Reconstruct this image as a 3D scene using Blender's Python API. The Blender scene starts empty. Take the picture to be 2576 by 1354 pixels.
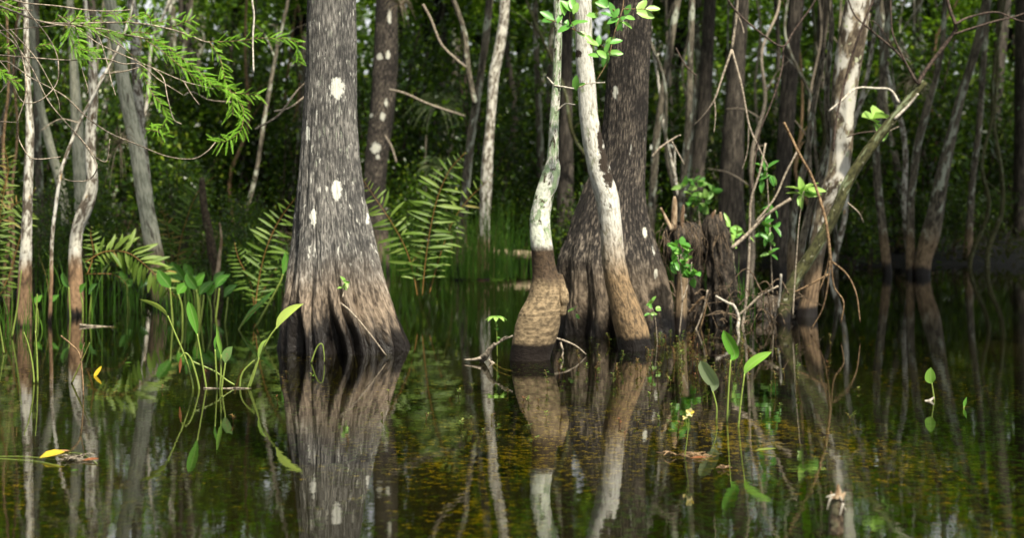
import bpy, math, random
import numpy as np
from mathutils import Vector

random.seed(7)
rng = np.random.default_rng(7)
S = bpy.context.scene
COL = S.collection
PI = math.pi
# the photograph was measured in a 2576 px wide copy: focal length, centre and horizon in those units
F, CX, HY, CAMH = 4080.0, 1288.0, 477.0, 1.2


def P(px, py, Y):
    return np.array([(px - CX) * Y / F, Y, CAMH - (py - HY) * Y / F])


def wy(py):                      # distance at which the water surface appears on row py
    return F * CAMH / (py - HY)


# ------------------------------------------------------------------ noise
def _h(i, j, k):
    n = (i.astype(np.int64) * 374761393 + j.astype(np.int64) * 668265263 + k.astype(np.int64) * 2147483647) & 0xffffffff
    n = ((n ^ (n >> 13)) * 1274126177) & 0xffffffff
    n = n ^ (n >> 16)
    return (n & 0xffffff) / float(0xffffff)


def vnoise(x, y, z):
    x, y, z = np.broadcast_arrays(np.asarray(x, float), np.asarray(y, float), np.asarray(z, float))
    i, j, k = np.floor(x), np.floor(y), np.floor(z)
    fx, fy, fz = x - i, y - j, z - k
    fx, fy, fz = [t * t * (3 - 2 * t) for t in (fx, fy, fz)]
    r = 0
    for a in (0, 1):
        for b in (0, 1):
            for c in (0, 1):
                w = (fx if a else 1 - fx) * (fy if b else 1 - fy) * (fz if c else 1 - fz)
                r = r + w * _h(i + a, j + b, k + c)
    return r


def fbm(x, y, z, o=3):
    r, a, s = 0, 0.5, 1.0
    for q in range(o):
        r = r + a * vnoise(x * s + 7.3 * q, y * s + 3.1 * q, z * s + 1.7 * q)
        a *= 0.5
        s *= 2.0
    return r / (1 - 0.5 ** o)


# ------------------------------------------------------------------ mesh builder
class MB:
    def __init__(self):
        self.v, self.f, self.u, self.t, self.n = [], [], [], [], 0

    def add(self, v, faces, uvw=None, tint=None):
        v = np.asarray(v, float).reshape(-1, 3)
        m = len(v)
        self.v.append(v)
        self.u.append(np.zeros((m, 3)) if uvw is None else np.asarray(uvw, float).reshape(-1, 3))
        t = np.full(m, 0.5) if tint is None else np.broadcast_to(np.asarray(tint, float), (m,))
        self.t.append(t)
        for fa in faces:
            self.f.append(np.asarray(fa, np.int64) + self.n)
        self.n += m
        return self

    def mesh(self, name, base=(0, 0, 0), smooth=True, spot=None):
        me = bpy.data.meshes.new(name)
        v = np.concatenate(self.v) - np.asarray(base, float)
        me.vertices.add(len(v))
        me.vertices.foreach_set('co', v.astype(np.float32).ravel())
        loops = np.concatenate([f.ravel() for f in self.f])
        sizes = np.concatenate([np.full(len(f), f.shape[1]) for f in self.f])
        starts = np.concatenate([[0], np.cumsum(sizes)[:-1]])
        me.loops.add(len(loops))
        me.loops.foreach_set('vertex_index', loops.astype(np.int32))
        me.polygons.add(len(sizes))
        me.polygons.foreach_set('loop_start', starts.astype(np.int32))
        me.polygons.foreach_set('use_smooth', np.full(len(sizes), smooth))
        a = me.attributes.new('uvw', 'FLOAT_VECTOR', 'POINT')
        a.data.foreach_set('vector', np.concatenate(self.u).astype(np.float32).ravel())
        a = me.attributes.new('tint', 'FLOAT', 'POINT')
        a.data.foreach_set('value', np.concatenate(self.t).astype(np.float32))
        if spot is not None:
            a = me.attributes.new('spot', 'FLOAT', 'POINT')
            a.data.foreach_set('value', np.asarray(spot, np.float32))
        me.update(calc_edges=True)
        me.validate()
        return me


def link(name, me, mat, parent=None, loc=(0, 0, 0)):
    o = bpy.data.objects.new(name, me)
    COL.objects.link(o)
    if mat is not None and not me.materials:
        me.materials.append(mat)
    o.location = loc
    if parent is not None:
        o.parent = parent
    return o


def tag(o, label=None, cat=None, group=None, kind=None):
    if label:
        o['label'] = label
    if cat:
        o['category'] = cat
    if group:
        o['group'] = group
    if kind:
        o['kind'] = kind
    return o


def thing(name, label, cat, loc, group=None, rz=0.0):
    o = bpy.data.objects.new(name, None)
    o.empty_display_size = 0.1
    COL.objects.link(o)
    o.location = loc
    o.rotation_euler = (0, 0, rz)
    return tag(o, label, cat, group)


def part(name, mb, mat, parent, base=None, **k):
    base = parent.location if base is None else base
    return link(name, mb.mesh(name, base, **k), mat, parent)


def solo(name, mb, mat, label, cat, base, group=None, kind=None, **k):
    o = link(name, mb.mesh(name, base, **k), mat, None, base)
    return tag(o, label, cat, group, kind)


# ------------------------------------------------------------------ curves, tubes, leaves
def catmull(p, n):
    p = np.asarray(p, float)
    if len(p) < 3:
        t = np.linspace(0, 1, n + 1)[:, None]
        return p[0] + (p[-1] - p[0]) * t
    e = np.vstack([2 * p[0] - p[1], p, 2 * p[-1] - p[-2]])
    out = []
    for i in range(1, len(e) - 2):
        t = np.linspace(0, 1, n, endpoint=False)[:, None]
        a, b, c, d = e[i - 1], e[i], e[i + 1], e[i + 2]
        out.append(0.5 * (2 * b + (c - a) * t + (2 * a - 5 * b + 4 * c - d) * t ** 2 + (3 * b - a - 3 * c + d) * t ** 3))
    out.append(p[-1][None])
    return np.vstack(out)


def unit(v):
    return v / np.maximum(np.linalg.norm(v, axis=-1, keepdims=True), 1e-9)


def tube(mb, c, r, seg=8, rough=0.0, rk=30.0, tint=0.5, cap=True, lump=None):
    c = np.asarray(c, float)
    r = np.broadcast_to(np.asarray(r, float), (len(c),)).copy()
    t = unit(np.gradient(c, axis=0))
    back = np.array([0.0, 1.0, 0.0])
    n1 = np.zeros_like(c)
    prev = back if abs(t[0] @ back) < 0.9 else np.array([1.0, 0, 0])
    for i in range(len(c)):
        prev = prev - t[i] * (prev @ t[i])
        prev = prev / max(np.linalg.norm(prev), 1e-9)
        n1[i] = prev
    n2 = np.cross(t, n1)
    th = np.linspace(0, 2 * PI, seg, endpoint=False)
    s = np.concatenate([[0], np.cumsum(np.linalg.norm(np.diff(c, axis=0), axis=1))])
    TH, SS = np.meshgrid(th, s)
    RR = np.repeat(r[:, None], seg, 1)
    if rough:
        RR = RR * (1 + rough * (fbm(np.cos(TH) * 1.6 + s[-1] * 9, np.sin(TH) * 1.6, SS * rk) - 0.5) * 2)
    v = c[:, None] + RR[..., None] * (np.cos(TH)[..., None] * n1[:, None] + np.sin(TH)[..., None] * n2[:, None])
    k = len(c)
    i, j = np.meshgrid(np.arange(k - 1), np.arange(seg), indexing='ij')
    j2 = (j + 1) % seg
    f = np.stack([i * seg + j, i * seg + j2, (i + 1) * seg + j2, (i + 1) * seg + j], -1).reshape(-1, 4)
    u = np.stack([TH * r.mean(), SS, v[..., 2]], -1)
    faces = [f]
    vv, uu = v.reshape(-1, 3), u.reshape(-1, 3)
    if cap:
        vv = np.vstack([vv, c[0], c[-1]])
        uu = np.vstack([uu, uu[0], uu[-1]])
        a, jj = k * seg, np.arange(seg)
        faces += [np.stack([np.full(seg, a), (jj + 1) % seg, jj], -1),
                  np.stack([np.full(seg, a + 1), (k - 1) * seg + jj, (k - 1) * seg + (jj + 1) % seg], -1)]
    mb.add(vv, faces, uu, tint)
    return mb


def px_path(pts, Y, n=6, wob=0.0, seed=0):
    """pixels (x, y[, dY]) at distance Y -> smooth world path"""
    q = []
    for i, p in enumerate(pts):
        d = (p[2] if len(p) > 2 else 0.0) + wob * (fbm(np.array(i * 0.7 + seed), np.array(seed * 1.3), np.array(0.5)) - 0.5)
        q.append(P(p[0], p[1], Y + float(d)))
    return catmull(np.array(q), n)


def px_tube(mb, pts, Y, w0, w1, n=6, seg=6, wob=0.5, seed=0, rough=0.12, rk=25.0, tint=0.5):
    c = px_path(pts, Y, n, wob, seed)
    r = np.linspace(w0, w1, len(c)) * 0.5 * Y / F
    return tube(mb, c, r, seg, rough, rk, tint)


def leaves(mb, pos, d, nrm, L, W, tint, fold=0.25, droop=0.15, lo=False):
    pos, d, nrm = np.atleast_2d(pos), unit(np.atleast_2d(np.asarray(d, float))), np.atleast_2d(np.asarray(nrm, float))
    n = len(pos)
    L = np.broadcast_to(np.asarray(L, float), (n,))[:, None]
    W = np.broadcast_to(np.asarray(W, float), (n,))[:, None]
    side = unit(np.cross(d, nrm))
    up = unit(np.cross(side, d))
    dr = lambda x: -up * L * droop * x * x
    if lo:
        v = np.stack([pos, pos + d * L * .35 + side * W * .5 + dr(.35), pos + d * L * .72 + side * W * .38 + dr(.72),
                      pos + d * L + dr(1.0), pos + d * L * .72 - side * W * .38 + dr(.72), pos + d * L * .35 - side * W * .5 + dr(.35)], 1)
        f = np.arange(n)[:, None] * 6 + np.array([[0, 1, 2, 3, 4, 5]])
        k = 6
        fs = [f]
    else:
        e = up * W * fold
        v = np.stack([pos,
                      pos + d * L * .3 + side * W * .45 + e + dr(.3), pos + d * L * .3 + dr(.3), pos + d * L * .3 - side * W * .45 + e + dr(.3),
                      pos + d * L * .62 + side * W * .46 + e + dr(.62), pos + d * L * .62 + dr(.62), pos + d * L * .62 - side * W * .46 + e + dr(.62),
                      pos + d * L * .86 + side * W * .26 + e * .5 + dr(.86), pos + d * L * .86 + dr(.86), pos + d * L * .86 - side * W * .26 + e * .5 + dr(.86),
                      pos + d * L + dr(1.0)], 1)
        k = 11
        b = np.arange(n)[:, None] * k
        q = np.concatenate([b + np.array([[1, 4, 5, 2]]), b + np.array([[2, 5, 6, 3]]), b + np.array([[4, 7, 8, 5]]), b + np.array([[5, 8, 9, 6]])])
        t = np.concatenate([b + np.array([[0, 1, 2]]), b + np.array([[0, 2, 3]]), b + np.array([[7, 10, 8]]), b + np.array([[8, 10, 9]])])
        fs = [q, t]
    tt = np.repeat(np.broadcast_to(np.asarray(tint, float), (n,)), k)
    u = np.zeros((n, k, 3))
    mb.add(v.reshape(-1, 3), fs, u, tt)
    return mb


def blade(mb, mid, w, roll=0.0, fold=0.25, tint=0.5, n=8):
    """one long leaf along a world midline; w = full widths at the given points"""
    mid = np.asarray(mid, float)
    m = catmull(np.hstack([mid, np.asarray(w, float)[:, None]]), n)
    c, ww = m[:, :3], np.maximum(m[:, 3], 0.0004)
    t = unit(np.gradient(c, axis=0))
    view = unit(np.array([0, 0, CAMH]) - c)
    s = unit(np.cross(t, view))
    up = unit(np.cross(s, t))
    s, up = s * math.cos(roll) + up * math.sin(roll), up * math.cos(roll) - s * math.sin(roll)
    k = len(c)
    v = np.stack([c + s * ww[:, None] * .5 + up * ww[:, None] * fold * .5, c + s * ww[:, None] * .25 + up * ww[:, None] * fold * .2, c,
                  c - s * ww[:, None] * .25 + up * ww[:, None] * fold * .2, c - s * ww[:, None] * .5 + up * ww[:, None] * fold * .5], 1)
    i, j = np.meshgrid(np.arange(k - 1), np.arange(4), indexing='ij')
    f = np.stack([i * 5 + j, i * 5 + j + 1, (i + 1) * 5 + j + 1, (i + 1) * 5 + j], -1).reshape(-1, 4)
    sl = np.concatenate([[0], np.cumsum(np.linalg.norm(np.diff(c, axis=0), axis=1))])
    u = np.stack([np.tile(np.linspace(-1, 1, 5), (k, 1)), np.repeat(sl[:, None], 5, 1), v[..., 2]], -1)
    mb.add(v.reshape(-1, 3), [f], u.reshape(-1, 3), tint)
    return mb


# ------------------------------------------------------------------ materials
class NT:
    def __init__(self, name):
        self.m = bpy.data.materials.new(name)
        self.m.use_nodes = True
        self.t = self.m.node_tree
        self.t.nodes.clear()
        self.out = self.t.nodes.new('ShaderNodeOutputMaterial')

    def n(self, typ, ins=None, **props):
        o = self.t.nodes.new(typ)
        for k, v in props.items():
            setattr(o, k, v)
        for k, v in (ins or {}).items():
            self.set(o.inputs[k], v)
        return o

    def set(self, s, v):
        if isinstance(v, bpy.types.NodeSocket):
            self.t.links.new(v, s)
        else:
            if s.type == 'RGBA' and len(v) == 3:
                v = (*v, 1)
            s.default_value = v

    def attr(self, name):
        return self.n('ShaderNodeAttribute', attribute_name=name)

    def math(self, op, a, b=0.0, clamp=False):
        return self.n('ShaderNodeMath', {0: a, 1: b}, operation=op, use_clamp=clamp).outputs[0]

    def mix(self, fac, a, b, typ='RGBA'):
        o = self.n('ShaderNodeMix', data_type=typ)
        i = {'RGBA': (0, 6, 7), 'FLOAT': (0, 2, 3)}[typ]
        for k, v in zip(i, (fac, a, b)):
            self.set(o.inputs[k], v)
        return o.outputs[2 if typ == 'RGBA' else 0]

    def noise(self, vec, scale, detail=3.0, rough=0.55, dist=0.0):
        o = self.n('ShaderNodeTexNoise', {'Scale': scale, 'Detail': detail, 'Roughness': rough, 'Distortion': dist})
        if vec is not None:
            self.t.links.new(vec, o.inputs['Vector'])
        return o.outputs[0]

    def scale(self, vec, s, off=(0, 0, 0)):
        return self.n('ShaderNodeMapping', {'Vector': vec, 'Scale': s, 'Location': off}).outputs[0]

    def ramp(self, fac, stops):
        o = self.n('ShaderNodeValToRGB', {0: fac})
        e = o.color_ramp.elements
        while len(e) < len(stops):
            e.new(0.5)
        for k, (p, c) in zip(e, stops):
            k.position = p
            k.color = (*c, 1) if len(c) == 3 else c
        return o.outputs[0]

    def step(self, x, a, b):
        return self.n('ShaderNodeMapRange', {0: x, 1: a, 2: b, 3: 0.0, 4: 1.0}, interpolation_type='SMOOTHSTEP').outputs[0]

    def done(self, sh):
        self.t.links.new(sh, self.out.inputs[0])
        return self.m


def bark(name, cols, su=60.0, sv=7.0, thr=(0.42, 0.62), patches=(), tan=None, wet=None, bump=0.012, seed=0.0, spotcol=None, rough=0.85, mottle=0.35):
    """cols (dark, light) streaks; patches [(colour, scale_u, scale_v, lo, hi, zmin)]; tan (z_top, soft, dark, light); wet (z_top, amp)"""
    t = NT(name)
    uv = t.attr('uvw').outputs['Vector']
    sep = t.n('ShaderNodeSeparateXYZ', {0: uv})
    z = sep.outputs[2]
    flat = t.n('ShaderNodeCombineXYZ', {0: sep.outputs[0], 1: sep.outputs[1], 2: seed}).outputs[0]
    st = t.noise(t.scale(flat, (su, sv, 1)), 1.0, 5.0, 0.62, 0.3)
    fine = t.noise(t.scale(flat, (su * 2.7, sv * 3.2, 1), (3, 1, 0)), 1.0, 3.0)
    big = t.noise(t.scale(flat, (4.5, 2.2, 1), (9, 4, 0)), 1.0, 4.0)
    s2 = t.math('ADD', st, t.math('MULTIPLY', t.math('SUBTRACT', big, 0.5), mottle))
    s2 = t.math('ADD', s2, t.math('MULTIPLY', t.math('SUBTRACT', fine, 0.5), 0.25))
    f = t.step(s2, *thr)
    col = t.mix(f, cols[0], cols[1])
    for pc, psu, psv, lo, hi, zmin in patches:
        p = t.noise(t.scale(flat, (psu, psv, 1), (psu * 1.7, psv * 2.3, 0)), 1.0, 5.0, 0.6, 0.4)
        p = t.step(p, lo, hi)
        p = t.math('MULTIPLY', p, t.step(t.math('ADD', z, t.math('MULTIPLY', big, 0.25)), zmin, zmin + 0.2))
        col = t.mix(p, col, pc)
    if spotcol is not None:
        sp = t.math('ADD', t.attr('spot').outputs['Fac'], t.math('MULTIPLY', t.math('SUBTRACT', st, 0.5), 1.8))
        sp = t.math('ADD', sp, t.math('MULTIPLY', t.math('SUBTRACT', t.noise(flat, 26.0, 5.0, 0.7), 0.5), 3.2))
        col = t.mix(t.step(sp, -0.05, 0.42), col, t.mix(t.step(st, 0.3, 0.5), (0.36, 0.37, 0.31), spotcol) if spotcol[0] > 0.2 else spotcol)
    if tan:
        zt, soft, c0, c1 = tan
        zz = t.math('ADD', z, t.math('MULTIPLY', t.math('SUBTRACT', big, 0.5), soft * 1.6))
        zz = t.math('ADD', zz, t.math('MULTIPLY', t.math('SUBTRACT', st, 0.5), soft * 1.2))
        tc = t.mix(t.step(s2, 0.3, 0.65), c0, c1)
        col = t.mix(t.math('SUBTRACT', 1.0, t.step(zz, zt - soft, zt + soft)), col, tc)
    ro = rough
    if wet:
        zt, amp = wet
        zz = t.math('ADD', z, t.math('MULTIPLY', t.math('SUBTRACT', st, 0.5), amp * 0.5))
        zz = t.math('ADD', zz, t.math('MULTIPLY', t.math('SUBTRACT', t.noise(t.scale(flat, (7.0, 1.0, 1), (2, 8, 0)), 1.0, 3.0), 0.5), amp * 2.6))
        zz = t.math('ADD', zz, t.math('MULTIPLY', t.math('SUBTRACT', t.n('ShaderNodeObjectInfo').outputs['Random'], 0.5), 0.06))
        w = t.math('SUBTRACT', 1.0, t.step(zz, zt - 0.015 - amp * 0.4, zt + 0.015 + amp * 0.4))
        col = t.mix(w, col, (0.009, 0.007, 0.006))
        ro = t.mix(w, rough, 0.45, 'FLOAT')
    b = t.n('ShaderNodeBump', {'Height': s2, 'Strength': 1.0, 'Distance': bump})
    p = t.n('ShaderNodeBsdfPrincipled', {'Base Color': col, 'Roughness': ro, 'Normal': b.outputs[0], 'Specular IOR Level': 0.25})
    return t.done(p.outputs[0])


def leafmat(name, stops, trans=0.4, rough=0.45, spec=0.35, objvar=0.0, veins=False, blot=0.0, blotcol=(0.1, 0.07, 0.02)):
    t = NT(name)
    f = t.attr('tint').outputs['Fac']
    if objvar:
        r = t.n('ShaderNodeObjectInfo').outputs['Random']
        f = t.math('ADD', f, t.math('MULTIPLY', t.math('SUBTRACT', r, 0.5), objvar), True)
    col = t.ramp(f, stops)
    if veins:
        uv = t.attr('uvw').outputs['Vector']
        sp = t.n('ShaderNodeSeparateXYZ', {0: uv})
        a = t.math('ABSOLUTE', sp.outputs[0])
        v = t.math('SINE', t.math('MULTIPLY', sp.outputs[0], 22.0))
        col = t.mix(t.math('MULTIPLY', t.step(v, 0.5, 1.0), 0.18), col, (0.3, 0.5, 0.12))
        col = t.mix(t.math('MULTIPLY', t.math('SUBTRACT', 1.0, t.step(a, 0.03, 0.14)), 0.5), col, (0.34, 0.5, 0.16))
    if blot:
        tc = t.n('ShaderNodeTexCoord').outputs['Object']
        nz = t.noise(tc, 90.0, 4.0, 0.65)
        col = t.mix(t.step(nz, 0.66 - blot, 0.74 - blot), col, blotcol)
    p = t.n('ShaderNodeBsdfPrincipled', {'Base Color': col, 'Roughness': rough, 'Specular IOR Level': spec})
    tr = t.n('ShaderNodeBsdfTranslucent', {'Color': t.mix(0.35, col, (0.2, 0.34, 0.02))})
    m = t.n('ShaderNodeMixShader', {0: trans, 1: p.outputs[0], 2: tr.outputs[0]})
    return t.done(m.outputs[0])


def plain(name, c0, c1, scale=40.0, rough=0.8, bump=0.004, stretch=(1, 1, 1), third=None):
    t = NT(name)
    tc = t.scale(t.n('ShaderNodeTexCoord').outputs['Object'], stretch)
    nz = t.noise(tc, scale, 5.0, 0.62)
    col = t.mix(t.step(nz, 0.35, 0.65), c0, c1)
    if third:
        col = t.mix(t.step(t.noise(t.scale(tc, (1, 1, 1), (5, 3, 2)), scale * 0.45, 4.0), 0.54, 0.62), col, third)
    b = t.n('ShaderNodeBump', {'Height': nz, 'Distance': bump})
    p = t.n('ShaderNodeBsdfPrincipled', {'Base Color': col, 'Roughness': rough, 'Normal': b.outputs[0], 'Specular IOR Level': 0.25})
    return t.done(p.outputs[0])


WHITE = (0.54, 0.53, 0.48)
M = {}
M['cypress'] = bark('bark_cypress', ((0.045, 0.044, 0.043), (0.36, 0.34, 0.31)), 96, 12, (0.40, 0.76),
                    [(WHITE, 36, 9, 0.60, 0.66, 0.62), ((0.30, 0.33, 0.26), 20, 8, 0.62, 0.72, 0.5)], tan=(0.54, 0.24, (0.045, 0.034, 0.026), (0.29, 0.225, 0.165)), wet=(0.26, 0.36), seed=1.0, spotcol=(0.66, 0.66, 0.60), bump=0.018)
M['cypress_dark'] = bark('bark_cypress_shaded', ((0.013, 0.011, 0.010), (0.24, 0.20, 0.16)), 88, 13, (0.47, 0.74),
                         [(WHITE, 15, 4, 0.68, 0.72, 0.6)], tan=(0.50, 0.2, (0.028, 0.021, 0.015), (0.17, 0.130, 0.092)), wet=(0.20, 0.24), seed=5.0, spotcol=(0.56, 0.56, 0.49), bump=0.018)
M['bulb'] = bark('bark_white_blotched', ((0.36, 0.34, 0.29), (0.64, 0.63, 0.57)), 45, 30, (0.3, 0.6),
                 [((0.24, 0.32, 0.19), 17, 12, 0.45, 0.53, 0.85), ((0.05, 0.038, 0.022), 20, 10, 0.54, 0.60, 0.85), ((0.32, 0.38, 0.26), 60, 50, 0.56, 0.62, 0.8)],
                 tan=(0.79, 0.03, (0.022, 0.015, 0.01), (0.075, 0.05, 0.03)), wet=(-1, 0.1), seed=8.0, spotcol=(0.62, 0.65, 0.54), bump=0.009, mottle=0.3)
M['bulb_low'] = None
M['white'] = bark('bark_white_smooth', ((0.30, 0.285, 0.24), (0.60, 0.59, 0.54)), 56, 16, (0.30, 0.58),
                  [((0.24, 0.27, 0.17), 12, 7, 0.57, 0.66, 0.75), ((0.27, 0.25, 0.20), 44, 13, 0.55, 0.66, 0.7), ((0.10, 0.08, 0.06), 26, 9, 0.62, 0.68, 0.75)],
                  tan=(0.84, 0.30, (0.05, 0.037, 0.024), (0.26, 0.175, 0.095)), wet=(0.105, 0.035), seed=12.0, spotcol=(0.028, 0.02, 0.014), bump=0.012, mottle=0.25)
M['pale_lichen'] = bark('bark_pale_lichen', ((0.10, 0.08, 0.06), (0.60, 0.58, 0.50)), 26, 9, (0.40, 0.62),
                        [(WHITE, 10, 5, 0.56, 0.62, 0.6), ((0.07, 0.05, 0.03), 11, 6, 0.62, 0.67, 0.5), ((0.32, 0.2, 0.08), 12, 6, 0.66, 0.70, 0.7)],
                        tan=(0.55, 0.12, (0.08, 0.05, 0.03), (0.30, 0.19, 0.11)), wet=(0.06, 0.10), seed=17.0, bump=0.006)
M['pale_smooth'] = bark('bark_pale_smooth', ((0.25, 0.255, 0.19), (0.56, 0.55, 0.43)), 44, 8, (0.36, 0.62),
                        [((0.08, 0.065, 0.05), 7, 2.2, 0.57, 0.66, 0.3)],
                        tan=(0.62, 0.15, (0.06, 0.045, 0.03), (0.22, 0.16, 0.1)), wet=(0.1, 0.06), seed=21.0, bump=0.005)
M['right'] = bark('bark_right_pale', ((0.05, 0.037, 0.025), (0.22, 0.18, 0.125)), 20, 7, (0.4, 0.65),
                  [((0.50, 0.48, 0.43), 6, 2.6, 0.48, 0.58, 0.65), ((0.09, 0.07, 0.045), 22, 8, 0.57, 0.66, 0.6), ((0.36, 0.38, 0.25), 16, 10, 0.6, 0.66, 0.8)],
                  tan=(0.5, 0.15, (0.06, 0.04, 0.025), (0.24, 0.165, 0.10)), wet=(0.10, 0.06), seed=25.0, bump=0.007)
M['moss'] = bark('bark_mossy', ((0.022, 0.022, 0.008), (0.075, 0.075, 0.03)), 30, 14, (0.35, 0.6),
                 [((0.16, 0.19, 0.11), 12, 2.4, 0.55, 0.62, 0.3), ((0.34, 0.33, 0.25), 30, 16, 0.64, 0.68, 0.2)], wet=(0.1, 0.1), seed=30.0, bump=0.008)
M['dark_trunk'] = bark('bark_far_dark', ((0.020, 0.017, 0.014), (0.11, 0.093, 0.075)), 40, 5, (0.42, 0.68),
                       [((0.5, 0.5, 0.44), 8, 5, 0.70, 0.74, 0.5)], wet=(0.15, 0.1), seed=33.0, bump=0.01)
M['grey_trunk'] = bark('bark_far_grey', ((0.035, 0.030, 0.022), (0.17, 0.148, 0.11)), 34, 9, (0.38, 0.64),
                       [((0.34, 0.36, 0.29), 8, 3, 0.52, 0.60, 0.3), ((0.05, 0.05, 0.025), 9, 5, 0.62, 0.70, 0.3)], tan=(0.6, 0.2, (0.07, 0.05, 0.03), (0.25, 0.18, 0.11)), wet=(0.12, 0.08), seed=36.0, bump=0.006)
M['twig'] = plain('twig_bark', (0.13, 0.10, 0.075), (0.42, 0.36, 0.28), 55, 0.75, 0.002)
M['twig_brown'] = plain('twig_bark_brown', (0.09, 0.055, 0.03), (0.30, 0.20, 0.11), 45, 0.8, 0.002)
M['twig_dark'] = plain('twig_bark_dark', (0.022, 0.016, 0.013), (0.10, 0.07, 0.055), 45, 0.8, 0.002)
M['frond_dead'] = plain('dead_frond', (0.03, 0.022, 0.015), (0.16, 0.115, 0.075), 30, 0.85, 0.002)
M['twig_pale'] = plain('twig_bark_pale', (0.30, 0.27, 0.22), (0.60, 0.56, 0.48), 45, 0.8, 0.002)
M['needles'] = leafmat('cypress_needles', [(0, (0.11, 0.28, 0.014)), (0.5, (0.19, 0.44, 0.025)), (1, (0.32, 0.56, 0.05))], 0.32, 0.5, 0.3)
M['roundleaf'] = leafmat('round_leaves', [(0, (0.07, 0.22, 0.04)), (0.55, (0.13, 0.38, 0.06)), (1, (0.36, 0.58, 0.14))], 0.36, 0.38, 0.45)
M['blade'] = leafmat('water_leaf', [(0, (0.035, 0.14, 0.02)), (0.5, (0.13, 0.37, 0.035)), (1, (0.46, 0.58, 0.12))], 0.36, 0.3, 0.5, veins=True)
M['blade_grey'] = leafmat('water_leaf_grey', [(0, (0.12, 0.20, 0.08)), (0.5, (0.24, 0.30, 0.17)), (1, (0.34, 0.36, 0.24))], 0.35, 0.3, 0.5, veins=True)
M['blade_spot'] = leafmat('water_leaf_spotted', [(0, (0.08, 0.2, 0.05)), (1, (0.20, 0.32, 0.10))], 0.35, 0.4, 0.4, blot=0.1, blotcol=(0.30, 0.24, 0.12))
M['stalk'] = leafmat('stalk', [(0, (0.10, 0.06, 0.02)), (0.35, (0.16, 0.22, 0.04)), (1, (0.30, 0.40, 0.08))], 0.2, 0.45, 0.4, blot=0.08, blotcol=(0.08, 0.06, 0.03))
M['fern'] = leafmat('fern_leaf', [(0, (0.05, 0.09, 0.010)), (0.5, (0.09, 0.165, 0.018)), (0.85, (0.22, 0.31, 0.065)), (1, (0.30, 0.16, 0.05))], 0.4, 0.5, 0.3)
M['grass'] = leafmat('grass_blades', [(0, (0.015, 0.045, 0.004)), (0.45, (0.04, 0.12, 0.010)), (0.9, (0.14, 0.30, 0.03)), (1, (0.28, 0.22, 0.08))], 0.45, 0.45, 0.3)
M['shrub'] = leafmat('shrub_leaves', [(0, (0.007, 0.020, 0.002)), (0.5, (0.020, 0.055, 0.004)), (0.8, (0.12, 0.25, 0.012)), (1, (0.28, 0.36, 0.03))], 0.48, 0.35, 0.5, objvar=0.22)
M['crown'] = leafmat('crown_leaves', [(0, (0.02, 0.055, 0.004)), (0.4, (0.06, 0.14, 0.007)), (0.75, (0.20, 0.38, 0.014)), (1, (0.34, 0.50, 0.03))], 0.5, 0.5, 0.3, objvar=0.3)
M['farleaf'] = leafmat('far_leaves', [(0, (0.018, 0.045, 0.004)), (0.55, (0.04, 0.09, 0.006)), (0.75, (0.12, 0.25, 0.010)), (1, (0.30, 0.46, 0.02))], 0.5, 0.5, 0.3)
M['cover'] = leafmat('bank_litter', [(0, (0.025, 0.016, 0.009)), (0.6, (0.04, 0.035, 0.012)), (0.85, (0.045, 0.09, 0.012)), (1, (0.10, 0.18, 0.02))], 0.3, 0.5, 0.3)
M['yellowleaf'] = leafmat('yellow_leaf', [(0, (0.45, 0.26, 0.015)), (0.5, (0.62, 0.44, 0.03)), (1, (0.75, 0.58, 0.12))], 0.35, 0.35, 0.5, blot=0.02, blotcol=(0.25, 0.09, 0.02))
M['brownleaf'] = leafmat('brown_leaf', [(0, (0.10, 0.035, 0.015)), (0.5, (0.26, 0.09, 0.035)), (1, (0.40, 0.24, 0.12))], 0.25, 0.4, 0.4, blot=0.05, blotcol=(0.06, 0.03, 0.015))
M['weed'] = leafmat('submerged_leaves', [(0, (0.03, 0.10, 0.006)), (0.35, (0.055, 0.14, 0.008)), (0.6, (0.13, 0.13, 0.009)), (0.8, (0.24, 0.215, 0.012)), (0.93, (0.44, 0.34, 0.016)), (1, (0.55, 0.42, 0.04))], 0.3, 0.5, 0.2)
M['weedlet'] = leafmat('emergent_weed', [(0, (0.14, 0.05, 0.025)), (0.4, (0.16, 0.15, 0.04)), (0.7, (0.10, 0.22, 0.03)), (1, (0.26, 0.30, 0.08))], 0.3, 0.45, 0.3)
M['petal'] = leafmat('petal_yellow', [(0, (0.75, 0.55, 0.05)), (1, (0.9, 0.82, 0.45))], 0.35, 0.5, 0.3)
M['rot'] = bark('rotten_wood', ((0.011, 0.009, 0.007), (0.085, 0.066, 0.050)), 40, 12, (0.4, 0.66), [((0.09, 0.085, 0.03), 8, 8, 0.6, 0.68, 0.5)], wet=(0.08, 0.1), seed=41.0, bump=0.02)
M['stub'] = plain('broken_wood', (0.16, 0.10, 0.055), (0.46, 0.36, 0.25), 26, 0.85, 0.008, (1, 1, 0.3), third=(0.10, 0.06, 0.035))
M['snag'] = plain('black_stick_bark', (0.014, 0.010, 0.007), (0.10, 0.072, 0.045), 60, 0.75, 0.012, (1, 1, 0.7), third=(0.11, 0.10, 0.06))
M['log'] = plain('log_wood', (0.09, 0.065, 0.04), (0.36, 0.28, 0.19), 14, 0.85, 0.01, (0.15, 1, 1))
M['litter'] = plain('grey_debris', (0.05, 0.04, 0.03), (0.30, 0.26, 0.20), 50, 0.85, 0.004)
M['tilland'] = leafmat('airplant_leaves', [(0, (0.12, 0.085, 0.06)), (1, (0.30, 0.25, 0.18))], 0.2, 0.6, 0.2)
M['palm'] = leafmat('palm_leaf', [(0, (0.06, 0.11, 0.03)), (1, (0.20, 0.24, 0.10))], 0.35, 0.45, 0.35)

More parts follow.
